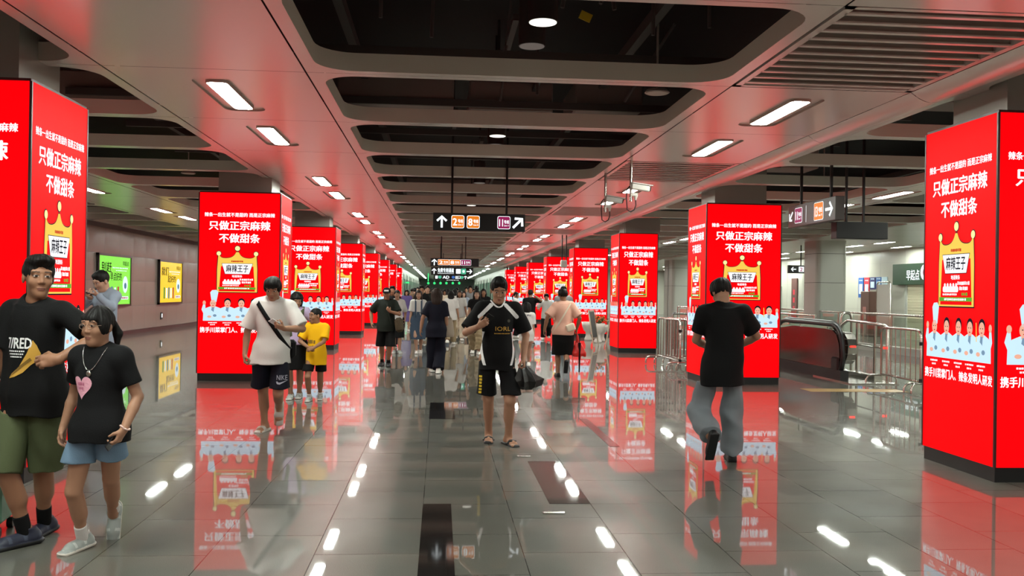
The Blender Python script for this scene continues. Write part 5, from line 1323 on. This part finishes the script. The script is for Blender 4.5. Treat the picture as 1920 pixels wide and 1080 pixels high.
# glasses
b = MB(); H_ = lambda x, y, z: f.hc + f.Rh @ (V3(x, y, z) * f.hs)
for q in (-1, 1):
    b.tube([H_(q * .032 + .021 * math.cos(t), -.104 + .004 * abs(math.cos(t)), .008 + .017 * math.sin(t)) for t in [2 * math.pi * i / 18 for i in range(18)]], .0016, 6, 0, True)
    b.tube([H_(q * .053, -.1, .012), H_(q * .074, -.07, .012), H_(q * .084, .01, .006)], .0016, 6)
b.tube([H_(-.011, -.106, .01), H_(0, -.109, .013), H_(.011, -.106, .01)], .0016, 6)
b.build('glasses', mat('glasses_frame', (150, 126, 110), rough=.3, metal=.6), f.root)
# necklace and bracelet
b = MB(); T_ = f.bvh(sh); pts = []
for t in [i / 16 for i in range(17)]:
    x = -.075 + .15 * t; z = f.neck[2] + .01 - .13 * (1 - (2 * t - 1) ** 2); hit = T_.ray_cast(Vector((x, -1, z)), Vector((0, 1, 0)))[0]; pts.append((x, (hit.y if hit else -.05) - .004, z))
b.tube(pts, .0018, 5); mid = pts[8]; b.ball((mid[0], mid[1] - .004, mid[2] - .018), (.016, .005, .018), 0, 6); b.build('necklace', M_steel, f.root)
b = MB(); d = f.hd['L'][0]; w = f.wr['L'] - d * .012; x_ = nrm(np.cross(d, V3(0, 1, 0))); y_ = np.cross(d, x_)
for i in range(18): a = 2 * math.pi * i / 18; b.ball(w + (x_ * math.cos(a) + y_ * math.sin(a)) * .027 + d * .004 * math.sin(a * 2), .0062, 0, 5)
b.build('bracelet', M_gold_, f.root)
phone_in(f, 'L', 'small dark phone in the hand of the girl in denim shorts', (PH, PH), size=(.06, .11, .01))

# ---- 3 man in the white T-shirt
Y = 10.05
f = person('man in white T-shirt with black shoulder strap looking at his phone', 508, 690, Y, 1.75, 3, h=.0075, skin='a', bare=True, hand_fine=True, head=(-4, 24, 0), lean=(.02, -.02),
           pose=dict(wL=at(532, 616, Y - .27), eL=(.9, .3, -.7), hL=((-.75, -.35, .3), (-.35, .35, .85), 60), wR=at(459, 664, Y - .02), eR=(-.6, .6, -.1), hR=((.0, -.1, -1), (.9, .2, .1), 65),
                     aR=('f', 497, 806), fR=(-.2, -.97, -.03), aL=at(523, 762, Y + .30), fL=(.05, -.4, -.9)))
f.body(); f.hair('fringe', h=.005)
sh = f.shirt(C_white, sleeve=.86, hem=.8, ease=.03, sr=.09, seed=31, amp=.011, flare=.012, hw=.212, neck=.07)
so = f.shorts(C_navy, .88, .1, .122, seed=32, amp=.009, ease=.012, spread=.03); f.shoes('slide', S_slide, h=.006)
b = MB(); b.text('NIKE', pl, .135, .66, .075, 0, .012, width=.11)
b.flat([(.075, .615), (.085, .59), (.115, .585), (.2, .632), (.115, .606), (.098, .607), (.09, .618)], pl, 0); f.print_on(so, b, [mat('print_grey', (150, 150, 165), rough=.7)], parent=so)
r = empty('shoulder_bag', f.world(V3(0, 0, 0)), f.rz, 'black shoulder bag strap worn across the chest over the white T-shirt', 'bag')
n_ = nrm(V3(.83, 0, .56)); c_ = V3(.02, 0, 1.22)
b, path = f.band(sh, c_, n_, .045, C_black, off=.005); b.build('strap', C_black, r)
b = MB(); b.box((.2, .12, .95), (.1, .16, .2), 0, None, .03); b.build('pouch', C_black, r)
phone_in(f, 'L', 'white phone held by the man in the white T-shirt', (PHW, PHW), up=.03)

# ---- 4 woman and 5 boy behind him
Y = 13.2
f = person('woman in lilac top and black skirt reaching to the boy, behind the man in white', 552, 690, Y, 1.57, 8, fem=True, h=.011, skin='a', head=(10, 22, 0), lean=(.01, -.04),
           pose=dict(wL=at(589, 636, Y - .1), eL=(.8, .4, 0), wR=at(530, 650, Y), aR=('f', 545, 748), aL=('f', 561, 746), fL=(0, -1, 0)))
f.body(); f.hair('bob', h=.007); sh = f.shirt(C_lilac, sleeve=.75, hem=.9, seed=41)
f.skirt(C_black, .5, .2, .16, seed=42); f.shoes('sneaker', [S_grey, S_white, S_white], h=.007)
r = empty('backpack', f.world(V3(0, 0, 0)), f.rz, 'olive backpack worn by the woman in the lilac top', 'backpack')
b = MB(); b.box((0, .19, 1.12), (.28, .14, .4), 0, None, .04); b.build('body', C_olive, r)
for q in (-1, 1):
    bb, _ = f.band(sh, V3(q * .09, .02, 1.2), nrm(V3(1, 0, -.12 * q)), .05, C_olive, off=.006, n=40); bb.build('strap', C_olive, r)
Y = 13.05
f = person('boy in yellow T-shirt and black shorts turning aside to the woman', 592, 700, Y, 1.32, -6, hs=1.16, build=.95, h=.0085, skin='b', head=(-48, 3, 0),
           pose=dict(wR=at(579, 652, Y - .12), eR=(-.9, .3, -.2), wL=at(587, 653, Y - .22), eL=(1, .2, -.4), hL=((-.9, -.1, -.3), (0, .8, -.5), 40), aR=('f', 580, 752), aL=('f', 600, 746), fR=(-.1, -1, 0), fL=(.1, -1, 0)))
f.body(); f.hair('buzz', h=.006); sh = f.shirt(C_yellow, sleeve=.8, hem=.72, ease=.03, sr=.09, seed=51, flare=.02, amp=.006, neck=.065)
f.shorts(C_black, .75, .09, .11, seed=52); f.shoes('sneaker', [S_grey, S_white, S_black], h=.006); f.socks(C_white, .16)
b = MB(); b.dashes(pl, -.05, .87, .13, .055, 4, 0); f.print_on(sh, b, [I_brown]); b = MB(); b.dashes(pl, -.06, .79, .1, .055, 3, 0, 5); f.print_on(sh, b, [I_brown])

# ---- 6 man in the black jersey, centre
Y = 9.4
f = person('man in black sports jersey and shorts walking mid-hall, looking down at his phone', 931, 680, Y, 1.765, 4, build=1.02, h=.0072, skin='a', bare=True, hand_fine=True, head=(-3, 20, 0), lean=(.01, -.01),
           pose=dict(wR=at(898, 612, Y - .29), eR=(-.8, .6, -.8), hR=((.75, -.3, .5), (.2, .85, .45), 55), wL=at(981, 672, Y - .06), eL=(.7, .6, -.1), hL=((.12, -.2, -1), (-.9, .1, .15), 70),
                     aR=('f', 917, 824), fR=(-.05, -1, 0), aL=('f', 953, 833), fL=(.34, -.94, -.02)))
f.body(); f.hair('crop', h=.0048)
def jm(C):
    x, y, z = np.abs(C[:, 0]), C[:, 1], C[:, 2]; o = np.zeros(len(C))
    ax, az, bx, bz = .075, 1.475, .195, 1.355; t = np.clip(((x - ax) * (bx - ax) + (z - az) * (bz - az)) / ((bx - ax) ** 2 + (bz - az) ** 2), 0, 1)
    d = np.hypot(x - ax - t * (bx - ax), z - az - t * (bz - az)); o[(d < .02) & (y < .04) & (C[:, 0] > -.3)] = 1
    xc = .168 - .9 * (z - 1.05) ** 2; o[(np.abs(x - xc) < .014) & (z > .86) & (z < 1.2) & (y < .06)] = 1
    return o
sh = f.shirt(None, sleeve=.84, hem=.8, ease=.026, sr=.09, seed=61, amp=.009, flare=.01, v=.045, neck=.07, mats=[C_black, I_white], matfn=jm, h=.0042)
so = f.shorts(C_black2, .88, .092, .115, seed=62, amp=.008, ease=.012, spread=.03); f.shoes('sandal', S_black, h=.005)
b = MB(); b.text('IORL', pl, .045, 1.235, .062, 0, .0, width=.16); b.dashes(pl, .04, 1.185, .17, .009, 11, 0)
f.print_on(sh, b, [I_gold, I_white]); b = MB(); b.flat(circle(.105, 1.315, .016), pl, 0); f.print_on(sh, b, [mat('print_dull', (60, 58, 50), rough=.7)], name='emblem')
b = MB(); b.dashes(lambda x, y: (-.165 - y, 0, .66 + x), 0, 0, .2, .03, 6, 0); f.print_on(so, b, [I_yel], parent=so)
b = MB(); N_ = f.neck; b.tube([(.072 * math.cos(a), N_[1] - .016 + .072 * math.sin(a) - .034 * max(0, -math.sin(a)) ** 3, N_[2] + .03 - .066 * max(0, -math.sin(a)) ** 2.2) for a in [2 * math.pi * i / 40 for i in range(40)]], .0085, 8, 0, True); b.build('collar', I_white, f.root)
phone_in(f, 'R', 'black phone in the right hand of the man in the jersey', (PH, M_scr), up=.03)
w = f.world(f.wr['L'] + f.hd['L'][0] * .1)
r = empty('folded_umbrella', w, .5, 'crumpled black umbrella hanging from the hand of the man in the jersey', 'umbrella')
b = MB(); rd = random.Random(9); n = 14; rows = []
for j, (z, q, ox) in enumerate(((.03, .015, 0), (.0, .05, .0), (-.06, .1, .02), (-.13, .14, .04), (-.19, .12, .05), (-.215, .05, .05))):
    rows.append([(ox + q * (1.25 if i % 2 else .72) * math.cos(2 * math.pi * i / n) * rd.uniform(.85, 1.2), q * .62 * (1.2 if i % 2 else .75) * math.sin(2 * math.pi * i / n) * rd.uniform(.85, 1.15), z + rd.uniform(-.015, .015)) for i in range(n)])
b.add([p for q in rows for p in q], [(a * n + i, (a + 1) * n + i, (a + 1) * n + (i + 1) % n, a * n + (i + 1) % n) for a in range(5) for i in range(n)], 0); b.add(rows[-1], [tuple(range(n))], 0)
b.build('canopy', mat('umbrella_nylon', (20, 20, 19), rough=.4), r)
b = MB(); b.cyl((0, 0, .0), (0, 0, .07), .014, 10); b.build('handle', M_black, r)

# ---- 7 man seen from behind, black T-shirt and grey jeans
Y = 8.25
f = person('man seen from behind in black T-shirt and loose grey jeans, right of centre', 1355, 700, Y, 1.79, 180, build=1.0, h=.0075, skin='a', face=True, head=(3, 30, 0), lean=(0, .0),
           pose=dict(wL=at(1330, 652, Y + .3), eL=(-1, -.5, -.2), wR=at(1383, 650, Y + .3), eR=(1, -.5, -.2), hL=((.6, .7, .1), (.3, .2, .9), 50), hR=((-.6, .7, .1), (-.3, .2, .9), 50),
                     aR=('f', 1371, 862), fR=(.15, 1, 0), aL=at(1332, 818, Y - .22), fL=(-.05, .42, -.9)))
f.body(); f.hair('fringe', h=.005)
f.shirt(C_black, sleeve=.74, hem=.76, ease=.028, sr=.088, seed=71, amp=.009, hw=.202, flare=.01)
f.pants(C_grey, .084, .1, .1, end=.98, seed=72, amp=.008, f=17); f.shoes('loafer', [S_black, S_black], h=.006)
phone_in(f, 'R', 'dark phone held by the man seen from behind', (PH, M_scr))

# ---- 8 man in the cap and 9 the woman behind him
Y = 19.0
f = person('man in black cap, dark green T-shirt and black shorts walking toward us on the left', 724, 620, Y, 1.66, 0, build=1.1, h=.0125, skin='b', head=(0, 8, 0),
           pose=dict(wR=at(697, 606, Y), eR=(-.6, .6, -.1), wL=at(731, 584, Y - .25), eL=(.9, .3, -.6), hL=((-.5, -.3, .6), (0, .6, .3), 60), aR=('f', 717, 684), aL=('f', 728, 687), fR=(-.2, -1, 0), fL=(.1, -1, 0)))
f.body(); f.hair('buzz', h=.008); sh = f.shirt(C_dgreen, sleeve=.8, hem=.8, ease=.03, sr=.095, seed=81, amp=.006)
f.shorts(C_black, 1.02, .095, .12, seed=82, spread=.03); f.socks(C_black, .2); f.shoes('sneaker', [S_black, S_black, S_black], h=.008)
H_ = lambda x, y, z: f.hc + f.Rh @ (V3(x, y, z) * f.hs)
solid('cap', [ell(H_(0, .012, .05), V3(.09, .106, .092) * f.hs, R=f.Rh, clip=[(H_(0, 0, .035), f.Rh @ V3(0, 0, -1))]), ell(H_(0, -.1, .042), V3(.072, .085, .012) * f.hs, R=f.Rh, k=.01)], .006, C_black, f.root)
b = MB(); b.box(H_(0, -.1, .085), (.09, .01, .03)); b.build('cap_patch', I_white, f.root)
r = empty('shoulder_bag', f.world(V3(0, 0, 0)), f.rz, 'brown camouflage bag slung at the side of the man in the cap', 'bag')
b, _ = f.band(sh, V3(.06, 0, 1.15), nrm(V3(1, 0, .22)), .045, C_brown, off=.008, n=40); b.build('strap', C_dgreen, r)
b = MB(); b.box((.27, -.06, .9), (.17, .26, .3), 0, Matrix.Rotation(-.15, 3, 'Y'), .05); b.build('pouch', mat('camo_brown', (70, 60, 42), rough=.8, var=.4), r)
Y = 23.3
f = person('woman in white T-shirt and black skirt half hidden by the man in the cap', 744, 600, Y, 1.62, 5, fem=True, h=.016, skin='a', pose=dict(aR=('f', 741, 664), aL=('f', 747, 666), wL=at(759, 600, Y)))
f.body(); f.hair('bun', h=.01); f.shirt(C_white, sleeve=.95, sr=.085, seed=91); f.skirt(C_black, .45, .21, .17, seed=92); f.shoes('sneaker', [S_grey, S_white, S_grey], h=.01)
f = person('dark-haired man mostly hidden behind the man in the cap', 735, 600, 25.5, 1.7, 0, h=.018, skin='b'); f.body(); f.hair('short', h=.012); f.shirt(C_black2, seed=93); f.pants(C_navy, seed=94); f.shoes('sneaker', [S_black, S_sole, S_black], h=.012)

# ---- 10 girl in the denim pinafore
Y = 23.1
f = person('long-haired girl in white T-shirt and dark denim pinafore dress', 784, 610, Y, 1.63, 4, fem=True, h=.0145, skin='c', head=(0, 2, 0), pose=dict(wR=at(768, 610, Y - .05), wL=at(797, 606, Y), aR=('f', 781, 663), aL=('f', 788, 661), fR=(0, -1, 0), fL=(0, -.97, -.2)))
f.body(); f.hair('long', M_hairb, h=.01); sh = f.shirt(C_white, sleeve=.85, sr=.095, seed=101)
f.skirt(C_bdenim, .42, .2, .19, top=1.27, seed=102, ease=.045, name='pinafore'); f.shoes('sneaker', [S_white, S_white, S_black], h=.009)
for q in (-1, 1):
    bb, _ = f.band(sh, V3(q * .075, .0, 1.2), V3(1, 0, 0), .04, C_bdenim, off=.008, n=36); bb.build('strap', C_bdenim, f.root)

# ---- 11 woman in navy seen from behind, with tote bag
Y = 17.6
f = person('woman seen from behind in navy top and wide black trousers', 818, 620, Y, 1.66, 180, fem=True, build=1.06, h=.0115, skin='a', face=False, pose=dict(wL=at(789, 619, Y - .02), eL=(-.6, -.6, 0), wR=at(840, 628, Y + .02), eR=(.5, -.8, 0), aL=('f', 811, 696), aR=('f', 822, 700)))
f.body(); f.hair('shoulder', M_hairb, h=.008); sh = f.shirt(C_navy, sleeve=.8, hem=.76, ease=.03, sr=.09, seed=111); f.pants(C_navy, .096, .11, .118, end=.98, seed=112, amp=.008); f.shoes('sneaker', [S_white, S_white, S_white], h=.008)
p = at(842, 614, Y - .02); r = empty('tote_bag', (p.x, Y + .02, p.z - .19), .1, 'beige tote bag on the shoulder of the woman in navy', 'bag')
M_tote = cloth('tote_beige', (150, 136, 122))
solid('bag_body', [loft([(0, 0, 0, .1, .055), (.05, 0, 0, .105, .06), (.25, 0, 0, .085, .045), (.38, -.01, 0, .06, .025)], pw=3)], .008, M_tote, r, disp=folds(.004, 5, 20))
b = MB()
for y in (-.03, .03): b.tube([(-.04, y, .36), (-.085, y * .8, .55), (-.11, 0, .68), (-.06, y, .55), (.03, y, .36)], .011, 6)
b.build('strap', M_tote, r)

# ---- 12 woman in black with khaki cargo trousers, behind the jersey man
Y = 23.2
f = person('long-haired woman in black top and khaki cargo trousers behind the man in the jersey', 893, 610, Y, 1.66, 0, fem=True, h=.0145, skin='c', pose=dict(wR=at(876, 605, Y), aR=('f', 886, 660), aL=('f', 896, 666)))
f.body(); f.hair('long', h=.01); f.shirt(C_black, sleeve=.5, hem=.9, seed=121); f.pants(C_khaki, .096, .112, .1, end=.9, seed=122, amp=.014); f.shoes('sneaker', [S_white, S_white, S_white], h=.009)

# ---- 13 child in white beside the jersey man
Y = 19.3
f = person('child seen from behind in white T-shirt beside the jersey man', 987, 640, Y, 1.38, 186, fem=True, hs=1.12, h=.0115, skin='c', face=False, head=(10, 6, 0), pose=dict(wR=at(1000, 650, Y + .03), wL=at(973, 645, Y), aL=('f', 981, 689), aR=('f', 991, 686)))
f.body(); f.hair('bob', h=.008); sh = f.shirt(C_white, sleeve=.8, hem=.72, ease=.032, sr=.09, seed=131); f.shorts(C_pink, .6, .1, .1, seed=132); f.shoes('sneaker', [S_white, S_white, S_white], h=.008)
b = MB(); b.text('II PU', lambda x, y: (-x, 0, y), 0, 1.12, .05, 0, .03, width=.14); f.print_on(sh, b, [I_ink], front=False)

# ---- 14 woman in peach pink seen from behind
Y = 17.0
f = person('woman seen from behind in peach T-shirt and black skirt on the right', 1056, 630, Y, 1.66, 176, fem=True, build=1.08, h=.0112, skin='b', face=False, head=(20, 8, 0), pose=dict(wR=at(1081, 618, Y + .02), eR=(.7, -.5, 0), wL=at(1021, 618, Y), eL=(-.7, -.5, 0), aL=('f', 1046, 706), aR=at(1061, 680, Y - .25), fR=(0, .45, -.9), hR=((.05, 0, -1), (-.9, .1, 0), 60)))
f.body(); f.hair('fringe', h=.008); sh = f.shirt(C_pink, sleeve=.85, hem=.84, ease=.034, sr=.1, seed=141, amp=.006); f.skirt(C_black, .44, .205, .16, seed=142); f.shoes('loafer', [S_black, S_black], h=.008)
r = empty('crossbody_bag', f.world(V3(0, 0, 0)), f.rz, 'cream crossbody bag worn over the peach T-shirt', 'bag')
b, _ = f.band(sh, V3(0, .0, 1.17), nrm(V3(-.86, 0, -.5)), .032, C_cream, off=.006, n=60); b.build('strap', C_cream, r)
p = f.loc2(at(1070, 614, Y - .16)); solid('pouch', [rbox(p, V3(.085, .05, .07), .03, rotm(0, 0, 20))], .008, C_cream, r)
p = at(1083, 668, Y); r = empty('carrier_bag', (p.x + .02, Y, p.z), 0, 'red plastic carrier bag hanging from the hand of the woman in peach', 'bag')
solid('bag_body', [loft([(0, 0, 0, .13, .07), (.06, 0, 0, .135, .08), (.2, -.01, 0, .08, .05), (.33, -.02, 0, .03, .02), (.4, -.03, 0, .015, .015)], pw=2.4)], .008, mat('red_plastic', (190, 26, 18), rough=.35), r, disp=folds(.006, 8, 30))
b = MB(); b.tube([(-.03, 0, .38), (-.05, 0, .47), (-.02, 0, .38)], .006, 6); b.build('handle', mat('red_plastic', (190, 26, 18)), r)
p = at(1085, 708, Y); r = empty('umbrella', (p.x, Y - .06, .05), 0, 'dark furled umbrella hanging below the red carrier bag', 'umbrella')
b = MB(); b.cyl((0, 0, .05), (0, 0, .6), .012, 8, 0, .026); b.build('canopy', C_black, r)
b = MB(); b.cyl((0, 0, 0), (0, 0, .06), .005, 6); b.cyl((0, 0, .6), (0, 0, .78), .008, 6); b.build('shaft', M_black, r)

# ---- 15 man in a grey-blue shirt by the left wall
Y = 12.3
f = person('man in blue-grey long-sleeved shirt on the far left looking at his phone', 196, 600, Y, 1.79, -30, h=.0085, skin='c', head=(-8, 26, 0), pose=dict(wL=at(184, 553, Y - .26), eL=(1, .3, -.5), wR=at(170, 557, Y - .26), eR=(-.7, .6, -.5), hL=((-.8, -.4, .2), (0, .2, .9), 50), hR=((-.2, -.9, .2), (.3, .1, .9), 50)))
f.body(); f.hair('crop', h=.009); f.shirt(C_bluegrey, long=True, hem=.8, seed=151, amp=.006); f.pants(C_black2, seed=152); f.shoes('loafer', [S_black, S_black], h=.01)
phone_in(f, 'R', 'phone in the hands of the man in the blue-grey shirt', (PH, M_scr))

# ---- 16 group by the right pillars
def simple(label, px, Y, H, rz, fem, hair, top, bottom, kind, shoes, h=.019, py=600, hb=None, skin='a', walk=0, group=None, **kw):
    k = H / 1.75; q = 1 if walk > 0 else -1; w = abs(walk); p = at(px, py, Y); a = math.radians(rz); fx, fy = math.sin(a), -math.cos(a)
    pose = dict(aR=(p.x - .09 * math.cos(a) + fx * w * q, Y - .09 * math.sin(a) + fy * w * q, .085 * k + (.06 if q < 0 and w else 0)), aL=(p.x + .09 * math.cos(a) - fx * w * q, Y + .09 * math.sin(a) - fy * w * q, .085 * k + (.06 if q > 0 and w else 0)))
    pose.update(kw.pop('pose', {}))
    f = person(label, px, py, Y, H, rz, fem=fem, h=h, skin=skin, face=kw.pop('face', False), pose=pose, group=group, **kw)
    f.body(); f.hair(hair, hb, h=h * .62); sl = .8
    f.shirt(top, sleeve=sl, hem=.8, ease=.03, sr=.09, seed=int(px))
    if kind == 'pants': f.pants(bottom, .092, .095, .09, seed=int(px) + 1)
    elif kind == 'shorts': f.shorts(bottom, .85, .092, .112, seed=int(px) + 1)
    else: f.skirt(bottom, .4, .21, .17, seed=int(px) + 1)
    f.shoes('sneaker', [shoes, S_sole, shoes], h=h * .65)
    return f
simple('boy in white printed T-shirt and dark trousers standing before the red pillars', 1024, 30.5, 1.55, -8, False, 'fringe', C_white, C_black, 'pants', S_white, h=.017, walk=.1, pose=dict(wR=at(1010, 580, 30.4)))
simple('woman in pale top with a dark ponytail standing side-on before the red pillars', 967, 31.5, 1.6, 75, True, 'pony', C_white, C_black, 'pants', S_white, h=.018, face=True)
simple('man in black T-shirt seen from behind among the group at the red pillars', 994, 27.5, 1.66, 170, False, 'short', C_black, C_black2, 'shorts', S_black, h=.017, pose=dict(wR=at(1003, 555, 27.2), eR=(1, 0, -.6)))
simple('man in mid-grey T-shirt facing us behind the woman in peach', 1056, 24.5, 1.76, 0, False, 'crop', C_greyt, C_bdenim, 'pants', S_black, h=.016, face=True)

# ---- 17 people farther down the hall
G = 'people farther down the hall'
far = [('person in a long purple dress far down the hall on the left', 762, 36, 1.62, 0, True, 'long', C_purple, C_purple, 'skirt', S_white),
       ('man in dark T-shirt behind the girl in the pinafore', 790, 28.5, 1.74, 0, False, 'short', C_black2, C_bdenim, 'pants', S_white),
       ('man in dark green top farther back, left of the woman in navy', 801, 31.5, 1.76, 0, False, 'crop', C_dgreen, C_black, 'shorts', S_grey),
       ('woman seen from behind in white top and beige trousers right of the tote bag', 845, 27.0, 1.6, 178, True, 'longback', C_white, C_khaki, 'pants', S_white),
       ('woman in white blouse with brown hair in the middle of the hall', 861, 29.5, 1.62, 0, True, 'long', C_white, C_cream, 'pants', S_white),
       ('woman in pale blue top just right of the one in the white blouse', 869, 33.5, 1.6, 0, True, 'long', C_bluegrey, C_cream, 'skirt', S_white),
       ('man in grey T-shirt taller than the crowd around him, left of the jersey man', 881, 34.5, 1.8, 0, False, 'short', C_greyt, C_black, 'pants', S_white),
       ('dark-haired person in black just behind the jersey man', 906, 28.5, 1.68, 0, True, 'long', C_black, C_black2, 'pants', S_black),
       ('person in brown top at the left edge of the distant crowd', 777, 41, 1.7, 180, False, 'short', C_brown, C_black, 'pants', S_white),
       ('person in teal top in the distant crowd left of centre', 812, 39, 1.72, 0, False, 'crop', C_teal, C_navy, 'shorts', S_white),
       ('person in cream top deep in the distant crowd', 833, 37, 1.66, 0, True, 'bob', C_cream, C_bdenim, 'skirt', S_white),
       ('person in yellowish top deep in the distant crowd', 819, 46, 1.7, 180, True, 'pony', C_khaki, C_black, 'pants', S_white),
       ('dark-topped person right of centre in the distant crowd', 893, 39.5, 1.82, 180, False, 'short', C_black2, C_grey, 'pants', S_black),
       ('person in white seen from behind in the distant crowd right of centre', 852, 42, 1.7, 180, True, 'shoulder', C_white, C_black, 'skirt', S_white)]
protos = []
for i, (lab, px, Y, H, rz, fem, hr, top, bot, kind, shoe) in enumerate(far):
    f = simple(lab, px, Y, H, rz, fem, hr, top, bot, kind, shoe, h=.019 if Y < 35 else .022, hb=M_hairb if i in (4, 5) else None, walk=.16 * (1 if i % 2 else -1), skin='abc'[i % 3], group=G, face=(Y < 32 and rz == 0))
    protos.append(f.root)
extra = [(772, 52, 8, 'tiny figure in brown far back on the left side'), (796, 56, 9, 'tiny figure in teal far back left of the hanging signs'), (806, 49, 11, 'tiny figure in khaki far back under the left end of the signs'), (827, 54, 10, 'tiny figure in cream far back under the signs'),
         (840, 50, 13, 'tiny figure in white far back under the signs'), (857, 58, 12, 'tiny dark figure far back under the right end of the signs'), (874, 47, 6, 'tiny figure in grey far back on the right'), (888, 53, 1, 'tiny figure in dark clothes far back on the right'), (900, 45, 4, 'tiny figure in white blouse far back beside the jersey man'), (783, 47, 2, 'tiny figure in green far back on the left'), (866, 64, 3, 'tiniest figure in white near the end of the hall'), (815, 66, 8, 'tiniest figure in brown near the end of the hall')]
for px, Y, i, lab in extra:
    c = copy_tree(protos[i]); p = at(px, 560, Y); c.location = (p.x, Y, protos[i].location.z); c['label'] = lab
